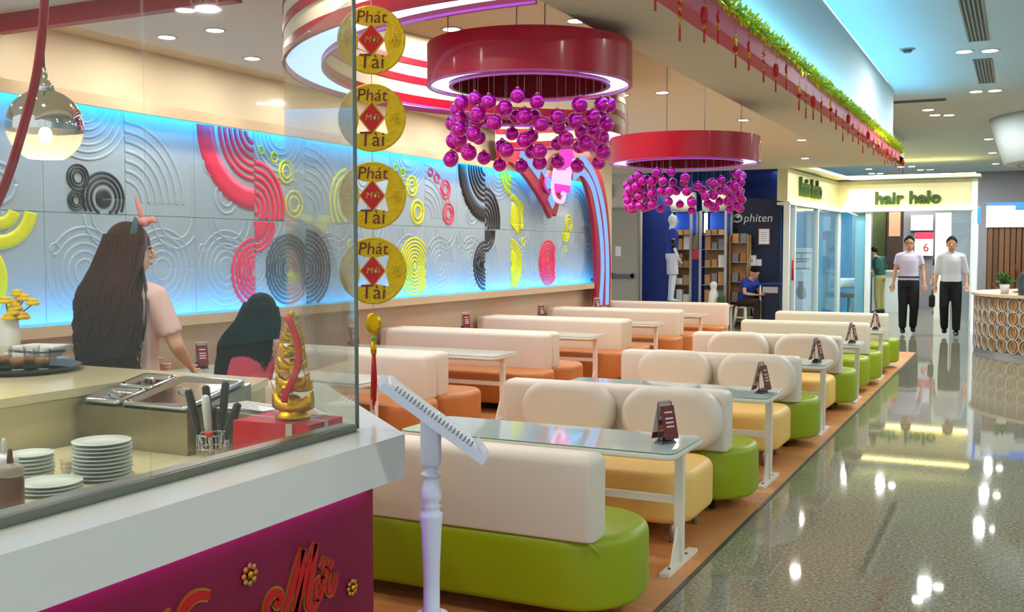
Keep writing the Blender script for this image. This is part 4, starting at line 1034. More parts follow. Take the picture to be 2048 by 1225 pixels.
# ================================================================== menu stand beside the counter
ms = thing('menu_lectern', 'white turned menu stand with slanted board in front of the counter', 'menu stand', (-1.515, 2.56, 0))
MB().lathe([(.085, 0), (.088, .012), (.06, .03), (.034, .045), (.026, .07), (.024, .12), (.030, .15), (.036, .175), (.030, .20), (.034, .215), (.040, .235), (.032, .26), (.035, .27), (.045, .285), (.048, .30), (.040, .312),
            (.034, .325), (.030, .335), (.038, .36), (.042, .385), (.036, .41), (.030, .43), (.036, .45), (.042, .465), (.038, .478), (.046, .485), (.048, .492), (.030, .50)], n=32).build('lower_turning', 'stand_white', ms)
ZT = lambda py: at_depth(866, py, 3.0).z
prof = [(.030, .50), (.024, .505), (.024, ZT(1160)), (.026, ZT(1120)), (.030, ZT(1060)), (.033, ZT(1035)), (.034, ZT(1028)), (.024, ZT(1024)), (.024, ZT(1016)), (.030, ZT(1012)), (.020, ZT(1008)), (.030, ZT(998)), (.031, ZT(990)), (.027, ZT(975)), (.021, ZT(960)), (.020, ZT(955)), (.030, ZT(950)), (.030, ZT(946)), (.021, ZT(943)), (.021, ZT(932))]
lo = [p for p in prof if p[1] >= .5]
MB().lathe(sorted(lo, key=lambda q: q[1]), n=32).build('upper_turning', 'stand_white', ms)
zb_ = ZT(933)
MB().cushion(0, 0, .058, .058, .012, zb_, zb_ + .155, .004, .012, n=4, k=3).build('square_block', 'stand_white', ms, rot=(0, 0, YAW))
bd = thing('x', 'x', 'x'); bpy.data.objects.remove(bd)
bz = ZT(835); 
bo = MB().box((0, 0, 0), (.36, .23, .022)).build('board', 'stand_white', ms, (0, 0, bz), Euler((0, R(37.5), YAW + R(8)), 'XYZ'))
MB().box((-.01, 0, .0165), (.30, .20, .011)).build('booklet', 'paper', bo)
for q in range(22): MB().tube([(-.14 + q * .0125, -.098 + .006 * math.cos(a), .0165 + .010 * math.sin(a)) for a in [2 * PI * i / 8 for i in range(8)]], .0013, n=4, closed=True).build('binding_ring', 'bar_grey', bo)
MB().box((.172, 0, .018), (.012, .22, .02)).build('lip', 'stand_white', bo)

# ================================================================== people
def remesh(b, name, vox):
    me = b.mesh(name); o = bpy.data.objects.new(name, me); COL.objects.link(o)
    m = o.modifiers.new('r', 'REMESH'); m.mode = 'VOXEL'; m.voxel_size = vox; m.use_smooth_shade = True
    m2 = o.modifiers.new('s', 'SMOOTH'); m2.factor = .6; m2.iterations = 6
    out = from_mod(o, name); bpy.data.objects.remove(o); bpy.data.meshes.remove(me)
    return out
def lerp(a, b, s): return Vector(a) * (1 - s) + Vector(b) * s
def add_mesh(me, b):
    """append the builder's faces to an existing mesh: one figure, one mesh"""
    bm = bmesh.new(); bm.from_mesh(me); t2 = b.mesh('tmp'); bm.from_mesh(t2); bm.to_mesh(me); bm.free(); bpy.data.meshes.remove(t2)
    for p in me.polygons: p.use_smooth = True
    return me
STAND = dict(pelvis=(0, 0, .92), waist=(0, .005, 1.06), chest=(0, 0, 1.28), neck=(0, -.01, 1.44), head=(0, .015, 1.585),
             shl=(-.172, 0, 1.365), ell=(-.225, -.03, 1.11), wrl=(-.235, .03, .87), shr=(.172, 0, 1.365), elr=(.225, -.03, 1.11), wrr=(.235, .03, .87),
             hil=(-.085, 0, .90), knl=(-.095, .02, .49), anl=(-.095, -.02, .085), hir=(.085, 0, .90), knr=(.095, .02, .49), anr=(.095, -.02, .085))
def hand(b, wr, el, side, palm_dir=(0, 1, 0)):
    d = (Vector(wr) - Vector(el)).normalized(); pn = Vector(palm_dir); s = d.cross(pn).normalized() if d.cross(pn).length > .1 else Vector((1, 0, 0)); pn = s.cross(d).normalized()
    w = Vector(wr)
    b.tube([w - d * .03, w, w + d * .035, w + d * .075, w + d * .088], [(.024, .020), (.026, .018), (.038, .016), (.040, .014), (.034, .010)], n=10, side=s)
    for i, L_ in enumerate((.060, .072, .068, .052)):
        o_ = w + d * .08 + s * (.029 - .0195 * i)
        b.tube([o_ - d * .01, o_ + d * L_ * .45 + pn * .006, o_ + d * L_ * .75 + pn * .018, o_ + d * L_ * .92 + pn * .032], [.0088, .0084, .0078, .006], n=7)
    o_ = w + d * .03 + s * .036
    b.tube([o_ - s * .012, o_ + d * .025 + s * .014 + pn * .006, o_ + d * .05 + s * .016 + pn * .014], [.011, .010, .007], n=7)
def person(label, loc, rz, J=None, S=1.0, skin='skin', vox=.016, shirt=None, sleeve=.55, pants=None, pant_len=1.0, shoes='shoe_black', hair=None, hair_fn=None, collar=False, head_rot=(0, 0, 0), female=False, belt=False, sleeveless=False, palm=(0, 1, 0)):
    j = {k: Vector(v) for k, v in STAND.items()}
    if J: j.update({k: Vector(v) for k, v in J.items()})
    t = thing('person', label, 'person', loc, rz); t.scale = (S, S, S)
    up = (j['neck'] - j['pelvis']).normalized(); side = (j['shr'] - j['shl']).normalized()
    b = MB()
    hw = .155 if female else .16
    def torso(b_, g, low=-.10):
        b_.tube([j['pelvis'] + up * low, j['pelvis'], j['waist'], lerp(j['waist'], j['chest'], .55), j['chest'], lerp(j['chest'], j['neck'], .55), j['neck'] - up * .035],
                [(hw * .88 + g, .10 + g), (hw + g, .112 + g), ((.125 if female else .145) + g, .095 + g), (.152 + g, .108 + g), (.165 + g, .112 + g), (.158 + g, .092 + g), (.085 + g * .5, .07 + g * .5)], n=20, side=side)
    torso(b, 0)
    hd = j['head']; nk = j['neck']
    b.tube([nk - up * .06, nk, lerp(nk, hd, .55)], [.062, .052, .052], n=12)
    HR = Euler(head_rot).to_matrix()
    for c_, r_ in (((0, -.005, .02), (.078, .096, .105)), ((0, .018, -.050), (.061, .073, .074))):
        hb = MB().sphere(c_, r_, 20, 14); b.add([hd + HR @ Vector(v) for v in hb.v], hb.f, True)
    for a in 'lr':
        s_, e_, w_ = j['sh' + a], j['el' + a], j['wr' + a]
        b.tube([lerp(nk, hd, .3), nk - up * .01, lerp(nk - up * .03, s_, .5), s_], [.046, .056, .054, .05], n=12)
        b.tube([lerp(j['chest'], s_, .55) + up * .05, s_, lerp(s_, e_, .3), e_, lerp(e_, w_, .3), w_], [.062, .058, .047, .038, .036, .025], n=12)
        h_, k_, n_ = j['hi' + a], j['kn' + a], j['an' + a]
        b.tube([h_ + (h_ - k_).normalized() * .05, h_, lerp(h_, k_, .35), k_, lerp(k_, n_, .3), n_], [.080, .088, .078, .055, .052, .036], n=14)
        fwd = Vector((0, 1, 0)) if (k_ - n_).normalized().z > .5 else Vector((0, .6, -.8))
        b.tube([n_ - fwd * .04 + Vector((0, 0, -.03)), n_ + fwd * .04 + Vector((0, 0, -.045)), n_ + fwd * .15 + Vector((0, 0, -.06))], [(.034, .04), (.038, .034), (.036, .022)], n=10, side=(1, 0, 0))
    me = remesh(b, 'person', vox)
    f = MB()
    hand(f, j['wrl'], j['ell'], -1, palm); hand(f, j['wrr'], j['elr'], 1, palm)
    def hp(x, y, z): return hd + HR @ Vector((x, y, z))
    f.tube([hp(0, .090, .012), hp(0, .102, -.010), hp(0, .112, -.026), hp(0, .088, -.034)], [.007, .010, .014, .008], n=8)
    for sx in (-1, 1):
        f.sphere(hp(sx * .076, -.002, -.008), (.012, .022, .032), 10, 8)
    me = add_mesh(me, f)
    body = link('body', me, skin, t)
    e = MB()
    for sx in (-1, 1): e.sphere(hp(sx * .031, .090, .012), (.012, .007, .006), 8, 6)
    e.build('eyes', 'black_plastic', body)
    e = MB(); e.tube([hp(-.022, .089, -.066), hp(0, .094, -.064), hp(.022, .089, -.066)], [.003, .006, .003], n=6); e.build('mouth', 'lip', body)
    if shirt:
        c = MB(); torso(c, .016, .045 if belt else -.02)
        for a in 'lr':
            s_, e_, w_ = j['sh' + a], j['el' + a], j['wr' + a]
            if not sleeveless: c.tube([nk - up * .05, lerp(nk - up * .045, s_, .5), s_], [.066, .064, .062], n=14)
            if sleeveless: c.tube([lerp(j['chest'], s_, .5) + up * .05, lerp(j['chest'] + up * .08, s_, .9)], [.07, .05], n=12); continue
            pts = [lerp(j['chest'], s_, .55) + up * .05, s_, lerp(s_, e_, .5), lerp(s_, e_, 1.0 if sleeve >= 1 else sleeve)]; rr_ = [.070, .066, .060, .060]
            if sleeve > 1: pts += [lerp(e_, w_, sleeve - 1)]; rr_ += [.046]
            c.tube(pts, rr_, n=14)
        sh = link('shirt', remesh(c, 'shirt', vox), shirt, t)
        if collar:
            MB().tube([nk + HR @ Vector((.064 * math.cos(a), .064 * math.sin(a) + .004, .006 - .03 * max(0, math.sin(a)) ** 3)) for a in [2 * PI * i / 20 for i in range(20)]], [(.020, .008)] * 20, n=8, closed=True, side=(0, 0, 1)).build('collar', shirt, sh)
    if pants:
        c = MB(); c.tube([j['pelvis'] - up * .10, j['pelvis'] - up * .02, j['pelvis'] + up * .07], [(hw * .9 + .018, .118), (hw + .017, .13), (hw * .95 + .014, .118)], n=20, side=side)
        for a in 'lr':
            h_, k_, n_ = j['hi' + a], j['kn' + a], j['an' + a]
            pts = [h_ + (h_ - k_).normalized() * .05, h_, lerp(h_, k_, .4), k_]; rr_ = [.088, .10, .094, .080]
            if pant_len > .6: pts += [lerp(k_, n_, .5), lerp(k_, n_, 1.0)]; rr_ += [.074, .066]
            else: pts[-1] = lerp(h_, k_, .9); rr_[-1] = .095
            c.tube(pts, rr_, n=14)
        pt_ = link('trousers', remesh(c, 'trousers', vox), pants, t)
        if belt: MB().tube([j['pelvis'] + up * .075 + Vector(((hw + .018) * math.cos(a), .125 * math.sin(a), 0)) for a in [2 * PI * i / 28 for i in range(28)]], [(.016, .007)] * 28, n=6, closed=True, side=(0, 0, 1)).build('belt', 'black_plastic', pt_)
    if shoes:
        for a in 'lr':
            k_, n_ = j['kn' + a], j['an' + a]; fwd = Vector((0, 1, 0)) if (k_ - n_).normalized().z > .5 else Vector((0, .6, -.8))
            MB().tube([n_ - fwd * .065 + Vector((0, 0, -.035)), n_ + Vector((0, 0, -.03)), n_ + fwd * .10 + Vector((0, 0, -.05)), n_ + fwd * .175 + Vector((0, 0, -.062)), n_ + fwd * .20 + Vector((0, 0, -.066))], [(.034, .046), (.044, .054), (.046, .034), (.038, .022), (.02, .012)], n=12, side=(1, 0, 0)).build('shoe', shoes, t)
    if hair_fn: hair_fn(t, hd, HR)
    elif hair:
        c = MB(); n = 36; L = []; rh = random.Random(3)
        for i in range(9):
            al = R(92 - 92 * i / 8 * 1.12); ring = []
            for q in range(n):
                a = 2 * PI * q / n; front = max(0, math.sin(a)); lim = 1.0 - .55 * front ** 1.3 - .16 * abs(math.cos(a)) ** 6
                al2 = R(90) - (R(90) - al) * lim; k_ = math.cos(al2)
                wob = 1 + .03 * math.sin(7 * a + 2 * i) + rh.uniform(-.035, .045)
                ring.append(hd + HR @ Vector(((.091 + .003 * math.sin(9 * a)) * k_ * math.cos(a) * wob, -.008 + .111 * k_ * math.sin(a) * wob, .024 + .122 * math.sin(al2) * wob)))
            L.append(ring)
        c.loops(L, True, True, True); c.build('hair', hair, t)
    return t
# two men walking towards the camera
HD = R(180) + YAW * .35
person('man in lavender short-sleeved shirt and glasses walking on the granite', (-1.83, 20.35, 0.02), R(188), dict(knl=(-.10, .07, .50), anl=(-.09, -.10, .10), knr=(.09, .06, .49), anr=(.09, .05, .085), wrl=(-.26, .09, .88), ell=(-.235, -.02, 1.11), wrr=(.26, .0, .86)), 1.035, shirt='shirt_lavender', pants='trouser_black', hair='hair_black', collar=True, belt=True, sleeve=.62)
pm = [o for o in COL.objects if o.name.startswith('person') and o.type == 'EMPTY'][-1]
gla = MB()
for sx in (-1, 1): gla.tube([(sx * .032 + .024 * math.cos(a), .100 + .015, 1.585 + .012 + .017 * math.sin(a)) for a in [2 * PI * i / 16 for i in range(16)]], .003, n=5, closed=True).tube([(sx * .056, .112, 1.60), (sx * .076, .02, 1.60)], .0025, n=5)
gla.tube([(-.01, .115, 1.60), (.01, .115, 1.60)], .003, n=5).build('glasses', 'black_plastic', pm)
m2 = person('man in white shirt with rolled sleeves carrying a black bag', (-1.10, 20.15, 0.02), R(183), dict(knl=(-.10, .06, .49), anl=(-.10, .06, .085), knr=(.10, .08, .51), anr=(.09, -.11, .11), head=(0, .03, 1.575), wrr=(.25, .03, .86), wrl=(-.25, .06, .88), ell=(-.235, -.04, 1.11)), 1.03, shirt='shirt_white', pants='trouser_black', hair='hair_black', collar=True, sleeve=1.25)
bag = thing('hand_bag', 'black bag held by the man in the white shirt', 'bag', (-1.40, 20.02, 0.02), R(183))
MB().cushion(0, 0, .10, .30, .03, .50, .72, .03, .03, n=5, k=3).build('bag', 'trouser_black', bag); MB().tube([(0, -.08, .71), (0, -.06, .80), (0, .06, .80), (0, .08, .71)], .008, n=6).build('handle', 'trouser_black', bag)
# young man on a stool looking at a phone
seat = dict(pelvis=(0, -.02, .50), waist=(0, .02, .63), chest=(0, .09, .83), neck=(0, .16, .97), head=(0, .235, 1.085), shl=(-.17, .11, .93), shr=(.17, .11, .93), ell=(-.22, .18, .68), elr=(.22, .18, .68), wrl=(-.08, .36, .66), wrr=(.08, .36, .66),
            hil=(-.09, .02, .50), hir=(.09, .02, .50), knl=(-.13, .43, .52), knr=(.13, .43, .52), anl=(-.12, .40, .09), anr=(.12, .40, .09))
bp = (-4.93, 20.70, 0.0)
person('young man in blue polo sitting on a stool looking at a phone', bp, R(-118), seat, 1.0, shirt='shirt_blue', pants='trouser_brown', hair='hair_black', head_rot=(R(-38), 0, 0), palm=(0, 0, 1))
t = thing('mobile_phone', 'white phone in the hands of the seated young man', 'phone', (0, 0, 0)); hp_ = Matrix.Translation(bp) @ Matrix.Rotation(R(-118), 4, 'Z')
t.matrix_world = hp_ @ Matrix.Translation((0, .47, .70)) @ Matrix.Rotation(R(35), 4, 'X'); MB().box((0, 0, 0), (.07, .14, .009)).build('case', 'white_plastic', t); MB().box((0, 0, .005), (.06, .12, .002)).build('screen', 'black_plastic', t)
t = thing('plastic_stool', 'white plastic stool under the seated young man', 'stool', bp, R(-118))
MB().cushion(0, 0, .30, .30, .05, .385, .42, .01, .005).build('seat', 'white_plastic', t)
for sx in (-1, 1):
    for sy in (-1, 1): MB().tube([(sx * .115, sy * .115, .39), (sx * .16, sy * .16, 0)], [(.035, .03), (.028, .022)], n=8).build('leg', 'white_plastic', t)
for sx in (-1, 1): MB().bb(sx * .13 - .008, sx * .13 + .008, -.13, .13, .18, .21).build('rung', 'white_plastic', t)
# girl with long wavy brown hair, standing behind the bar
def long_hair(col, drop, spread, wave, seed, n=170, lean=(0, 0, 0), back=-.135):
    def fn(t, hd, HR):
        rs = random.Random(seed); b = MB()
        b.sphere(hd + HR @ Vector((0, -.016, .030)), (.100, .112, .114), 24, 16)
        def centre(s_): return hd + Vector((lean[0] * s_, -.03 + (back + .03) * min(1, s_ * 3.0) + lean[1] * s_, .03 - drop * s_))
        def width(s_): return .094 + (spread - .094) * min(1, s_ * 2.2) * (1 if s_ < .7 else 1 - (s_ - .7) * .9)
        Ls = []
        for i in range(14):
            s_ = i / 13 * .97; c = centre(s_); w = width(s_)
            Ls.append([c + Vector((w * (1 + .07 * math.sin(5 * a + 9 * s_)) * math.cos(a) + wave * .7 * math.sin(13 * s_), (.075 - .03 * s_) * math.sin(a), 0)) for a in [2 * PI * q / 28 for q in range(28)]])
        b.loops(Ls, True, True, True)
        h_ = b.build('hair', col, t)
        b2 = MB()
        for q in range(n):
            u = rs.uniform(-1, 1); ph = rs.uniform(0, 6.28); L_ = rs.uniform(.85, 1.07); am = wave * rs.uniform(.6, 1.4); p = []
            for i in range(17):
                s_ = i / 16 * L_; c = centre(s_); w = width(min(1, s_))
                p.append(c + Vector((u * w * 1.03 + am * min(1, 2 * s_) * math.sin(13 * s_ + ph), -(.078 - .03 * min(1, s_)) * math.sqrt(max(.02, 1 - u * u * .96)) - rs.uniform(0, .004) + am * .3 * math.cos(12 * s_ + ph), .05 * (1 - min(1, 6 * s_)))))
            b2.tube(p, [.0065 * (1.2 - .8 * i / 16) for i in range(17)], n=5)
        b2.build('strands', col, h_)
        b3 = MB()
        for sx in (-1, 1):
            for q in range(10):
                u = q / 9; p0 = hd + HR @ Vector((sx * .082, .045 - u * .07, .07)); e_ = centre(.75) + Vector((sx * width(.75) * rs.uniform(.8, 1.1), .03 - u * .03, rs.uniform(-.06, .08)))
                m_ = p0 + Vector((sx * .022, -.01, -.12)); k_ = lerp(m_, e_, .5) + Vector((sx * (.02 + wave * rs.uniform(-.5, 1)), 0, 0))
                b3.tube(smooth_path([p0, m_, k_, e_], 4), [.0095] * 9 + [.008, .006, .004, .002], n=5)
        b3.build('side_locks', col, h_)
    return fn
g1 = person('girl with long wavy brown hair and pink shirt standing behind the bar', (-3.80, 3.62, 0.0), R(-2), dict(ell=(-.25, .06, 1.12), wrl=(-.16, .22, 1.02), elr=(.25, .06, 1.12), wrr=(.16, .22, 1.02)), 0.975, skin='skin_pale', vox=.014, shirt='shirt_pink', pants='trouser_black', female=True, sleeve=.75, head_rot=(0, 0, R(-48)), hair_fn=long_hair('hair_brown', .66, .185, .034, 4, 300))
hd = Vector((0, .015, 1.585)); HR = Euler((0, 0, R(-48))).to_matrix()
bn = MB().tube([hd + HR @ Vector((.103 * math.cos(a), .012 + .02 * math.sin(a), .03 + .118 * math.sin(a))) for a in [R(-20 + 220 * i / 20) for i in range(21)]], [(.004, .022)] * 21, n=8, side=None).build('headband', 'band_grey', g1)
bw = MB(); c = hd + HR @ Vector((-.01, .06, .140)); bw.sphere(c, (.03, .035, .024), 12, 8)
bw.tube([c, c + Vector((-.02, .0, .05)), c + Vector((-.045, .0, .105)), c + Vector((-.055, .0, .125))], [(.012, .006), (.020, .006), (.014, .005), (.003, .003)], n=8).tube([c, c + Vector((.04, .02, .015)), c + Vector((.065, .02, .0))], [(.012, .012), (.024, .016), (.006, .006)], n=8).build('bow', 'bow_pink', bn)
# woman with straight black hair, sitting with her back to the camera
seat2 = dict(pelvis=(0, 0, .47), waist=(.0, .02, .61), chest=(.02, .03, .82), neck=(.05, .05, .98), head=(.085, .09, 1.125), shl=(-.155, .03, .92), shr=(.19, .03, .93), ell=(-.20, .10, .68), elr=(.24, .12, .69), wrl=(-.12, .32, .66), wrr=(.16, .34, .66),
             hil=(-.09, .06, .46), hir=(.09, .06, .46), knl=(-.10, .46, .47), knr=(.10, .46, .47), anl=(-.10, .44, .09), anr=(.10, .44, .09))
person('woman with straight black hair and pink sleeveless top sitting at a table', (-4.55, 5.30, 0.0), R(12), seat2, 1.0, skin='skin_pale', vox=.014, shirt='top_pink', pants='trouser_black', female=True, sleeveless=True, head_rot=(R(-8), R(8), R(-25)), hair_fn=long_hair('hair_black', .46, .185, .006, 8, 200, (-.12, .0, 0), -.11), palm=(0, 0, 1))
# staff inside the hair salon
person('salon worker in dark green top and khaki trousers bending inside the shop', (-3.05, 26.6, 0.0), R(70), dict(chest=(0, .06, 1.26), neck=(0, .13, 1.40), head=(0, .20, 1.52), wrl=(-.2, .22, .95), wrr=(.2, .22, .95)), .98, shirt='shirt_green', pants='khaki', hair='hair_black', sleeve=1.3, vox=.022)
person('person with black hair standing in the salon between the two men', (-1.72, 27.4, 0.0), R(150), {}, .95, shirt='trouser_black', pants='trouser_black', hair='hair_black', vox=.022)

# ================================================================== shops beyond the café
# grey service door and wall
wb = struct(MB().bb(-9, -6.98, 20.22, 20.34, 0, ZM).build('wall_back', 'white_wall'), 'pale wall around the grey service door')
d = struct(MB().bb(-7.72, -7.02, 20.17, 20.22, 0.0, 2.36).build('door_1', 'grey_door'), 'grey metal service door at the end of the café')
MB().bb(-7.76, -7.72, 20.15, 20.22, 0, 2.42).bb(-7.02, -6.98, 20.15, 20.22, 0, 2.42).bb(-7.76, -6.98, 20.15, 20.22, 2.36, 2.42).build('door_frame', 'grey_frame', d)
MB().bb(-7.60, -7.10, 20.11, 20.15, .98, 1.05).bb(-7.60, -7.55, 20.11, 20.17, .96, 1.07).bb(-7.15, -7.10, 20.11, 20.17, .96, 1.07).build('push_bar', 'bar_grey', d)
MB().bb(-7.50, -7.38, 20.163, 20.17, 1.42, 1.62).build('notice', 'paper', d)
p = aty(1216, 383, 20.1)
t = thing('exit_lamp', 'small glowing exit lamp above the grey door', 'lamp', (p.x, 20.16, p.z)); MB().box((0, 0, 0), (.10, .06, .30)).build('housing', 'grey_frame', t); MB().box((0, -.034, 0), (.08, .01, .26)).build('panel', 'exit_light', t)
# navy shop
def X_(px, y): return aty(px, 500, y).x
def Z_(px, py, y): return aty(px, py, y).z
yb = 21.25
nv = struct(MB().bb(-7.6, -4.38, yb + .85, yb + .95, 0, ZM).build('wall_back', 'blue_panel'), 'dark blue rear wall of the sports shop')
sp = struct(MB().bb(X_(1462, yb), X_(1561, yb), yb, yb + .12, 0, 2.60).build('wall_back', 'navy'), 'dark navy wall panel carrying the shop name')
tx = thing('shop_sign', 'silver letters phiten on the dark navy wall', 'sign', (0, 0, 0))
p = aty(1516, 437, yb - .012)
link('letters', text_mesh('phiten', .235, .012, 'letters', shear=.15), 'silver_letter', tx, (p.x, yb - .012, p.z), (R(90), 0, 0))
p = aty(1474, 437, yb - .012)
MB().tube([(p.x + .10 * math.cos(a), yb - .012, p.z + .075 * math.sin(a)) for a in [2 * PI * i / 24 for i in range(24)]], .028, n=8, closed=True).sphere((p.x + .01, yb - .012, p.z + .03), (.06, .02, .04), 10, 6).build('emblem', 'silver_letter', tx)
def wall_item(name, label, cat, px0, px1, py0, py1, y, m, frame=None):
    a, c = aty(px0, py0, y), aty(px1, py1, y); t = thing(name, label, cat, ((a.x + c.x) / 2, y, (a.z + c.z) / 2)); w, h = abs(c.x - a.x), abs(a.z - c.z)
    if frame:
        MB().box((0, 0, 0), (w, .03, h)).build('frame', frame, t); MB().box((0, -.016, 0), (w - .05, .006, h - .05)).build('sheet', m, t)
    else: MB().box((0, 0, 0), (w, .02, h)).build('sheet', m, t)
    return t
w1 = wall_item('framed_certificate', 'framed white certificate on the dark navy wall', 'picture', 1516, 1541, 456, 491, yb - .016, 'paper', 'frame_brown')
for q in range(5): MB().box((0, -.02, .08 - q * .04), (.12, .002, .008)).build('text_line', 'shop_grey', w1)
w2 = wall_item('notice_board', 'square white notice below the framed certificate', 'notice', 1490, 1512, 511, 532, yb - .012, 'paper'); MB().box((0, -.012, 0), (.10, .003, .06)).build('print', 'poster_tan', w2)
wall_item('notice_board', 'narrow white notice right of the square one', 'notice', 1513, 1523, 519, 532, yb - .012, 'paper')
# showcases
def showcase(xa, xb, y, label):
    t = thing('display_cabinet', label, 'display cabinet', ((xa + xb) / 2, y, 0)); w = xb - xa; d_ = .45
    for sx in (-1, 1):
        for yy in (-d_ / 2, d_ / 2): MB().bb(sx * w / 2 - .025, sx * w / 2 + .025, yy - .025, yy + .025, 0, 2.34).build('post', 'alu', t)
    MB().lathe([(w * .56, 2.34), (w * .56, 2.72), (w * .52, 2.74)], n=32).build('header_drum', 'shop_white', t)
    MB().bb(-w / 2, w / 2, d_ / 2 - .02, d_ / 2, 0.1, 1.86).build('back_panel', 'tan_wood', t)
    MB().bb(-w / 2 + .08, w / 2 - .02, d_ / 2 - .05, d_ / 2 - .02, 1.88, 2.32).build('blue_card', 'blue_bright', t)
    MB().bb(-w / 2 + .02, -w / 2 + .07, -.05, .05, 1.9, 2.3).build('light_tube', 'exit_light', t)
    for z in (.12, .48, .84, 1.20, 1.56, 1.86): MB().bb(-w / 2 + .02, w / 2 - .02, -d_ / 2, d_ / 2 - .02, z - .008, z).build('shelf', 'alu', t)
    return t
ca = [(X_(1337, 20.9), X_(1388, 20.9)), (X_(1407, 20.9), X_(1457, 20.9))]
rs = random.Random(21)
for i, (xa, xb) in enumerate(ca):
    showcase(xa, xb, 20.9, ['glass display cabinet beside the mannequin', 'glass display cabinet left of the seated young man'][i])
    for z in (.12, .48, .84, 1.20, 1.56, 1.86):
        n = 3; w = (xb - xa - .1) / n
        for q in range(n):
            h_ = rs.uniform(.12, .28) if z < 1.8 else .1
            o = MB().box((0, 0, h_ / 2), (w * .82, .16, h_)).build('product_box', rs.choice(['tan_wood', 'tan_wood', 'kiosk_wood', 'shop_grey', 'paper', 'tan_wood']), None, (xa + .05 + w * (q + .5), 20.86, z + .001))
            tag(o, 'small product box on a shelf of the %s cabinet' % ['mannequin side', 'stool side'][i], 'box', 'product boxes in the %s cabinet' % ['mannequin side', 'stool side'][i])
light('cabinet_light', 'AREA', 9, (1, .93, .8), ((ca[0][0] + ca[1][1]) / 2, 20.3, 2.72), nv, (R(25), 0, 0), shape='RECTANGLE', size=1.6, size_y=.1)
xs_ = X_(1480, 21.05)
t = thing('display_shelf', 'low shelf of packets right of the cabinets', 'shelf', (xs_, 21.08, 0))
for z in (.1, .5, .9, 1.3, 1.7): MB().bb(-.18, .18, -.14, .14, z - .01, z).build('board', 'alu', t)
for sx in (-1, 1): MB().bb(sx * .18 - .01, sx * .18 + .01, -.14, .14, 0, 1.86).build('side_panel', 'tan_wood', t)
MB().bb(-.18, .18, .12, .14, 0, 1.86).build('back_panel', 'tan_wood', t)
for z in (.5, .9, 1.3, 1.7):
    for q in range(2): tag(MB().box((0, 0, .09), (.13, .12, .18)).build('packet', ['shop_grey', 'tan_wood', 'red_plastic', 'paper'][int(z * 10 + q * 3) % 4] if z > 1.5 else ['shop_grey', 'kiosk_wood'][q], None, (xs_ - .08 + .16 * q, 21.05, z + .001)), 'packet on the low shelf right of the cabinets', 'packet', 'packets on the low shelf')
# blue column, centre stand
t = tag(MB().bb(X_(1287, 20.6), X_(1338, 20.6), 20.6, 20.75, 0, 2.95).build('blue_column', 'blue_panel'), 'tall dark blue panel behind the mannequin', 'panel')
t = tag(MB().bb(X_(1287, 20.95), X_(1480, 20.95), 20.95, 21.02, 2.76, 2.98).build('blue_header', 'blue_panel'), 'dark blue header board above the cabinets', 'panel')
t = thing('poster_stand', 'dark blue stand with a pink picture between the cabinets', 'display stand', ((ca[0][1] + ca[1][0]) / 2, 20.78, 0)); MB().bb(-.08, .08, -.05, .05, 0, 1.35).build('stand', 'blue_panel', t); MB().bb(-.07, .06, -.06, -.03, 1.36, 1.56).build('picture', 'top_pink', t)
# mannequin
mn = person('white mannequin in blue polo shirt and white shorts on a plinth', (X_(1344, 20.1), 20.1, .50), R(-60), dict(wrl=(-.27, .06, .88), wrr=(.27, .06, .88)), 1.03, skin='mannequin', shirt='shirt_blue', pants='white_cloth', pant_len=.5, shoes=None, vox=.018)
mn.name = 'mannequin'; mn['category'] = 'mannequin'
j = STAND
MB().tube([lerp(j['shr'], j['elr'], .6), j['elr'], lerp(j['elr'], (.27, .06, .88), .25)], [.054, .045, .042], n=12).build('sleeve_band', 'black_plastic', mn)
tag(MB().cushion(0, 0, .5, .5, .04, 0, .50, .01, .01).build('plinth', 'navy', None, (X_(1344, 20.1), 20.1, 0)), 'dark plinth under the mannequin', 'plinth')
# table with brochure and round white toy at the shop front
t = thing('promo_table', 'small dark blue promotion table beside the seated young man', 'table', (X_(1549, 20.75), 20.75, 0))
MB().bb(-.20, .14, -.2, .2, .0, .86).build('body', 'navy', t); MB().bb(-.24, .16, -.24, .24, .86, .89).build('top', 'blue_panel', t); MB().bb(-.18, .12, -.207, -.2, .70, .82).build('sign_strip', 'silver_letter', t)
MB().tube([(-.225, -.19, 0), (-.225, -.19, .86)], .018, n=10).build('pole', 'white_paint', t)
t = tag(MB().lathe([(.0, 0), (.10, .0), (.105, .02), (.09, .22), (.06, .30), (.055, .32), (.07, .36), (.075, .40), (.055, .45), (.0, .47)], n=24).build('white_canister', 'white_plastic', None, (X_(1428, 20.3), 20.3, .455)), 'round white canister in front of the stool side cabinet', 'canister')
t = tag(MB().cushion(0, 0, .13, .13, .02, 0, .18, .02, .01).build('green_packet', 'leaf', None, (X_(1440, 20.25) + .05, 20.2, .455)), 'small green packet beside the white canister', 'packet')
t = thing('low_table', 'low white table under the canister', 'table', (X_(1434, 20.27), 20.27, 0)); MB().bb(-.32, .30, -.2, .2, .425, .455).build('top', 'white_plastic', t)
for sx in (-.28, .26):
    for sy in (-.16, .16): MB().bb(sx - .02, sx + .02, sy - .02, sy + .02, 0, .425).build('leg', 'white_plastic', t)
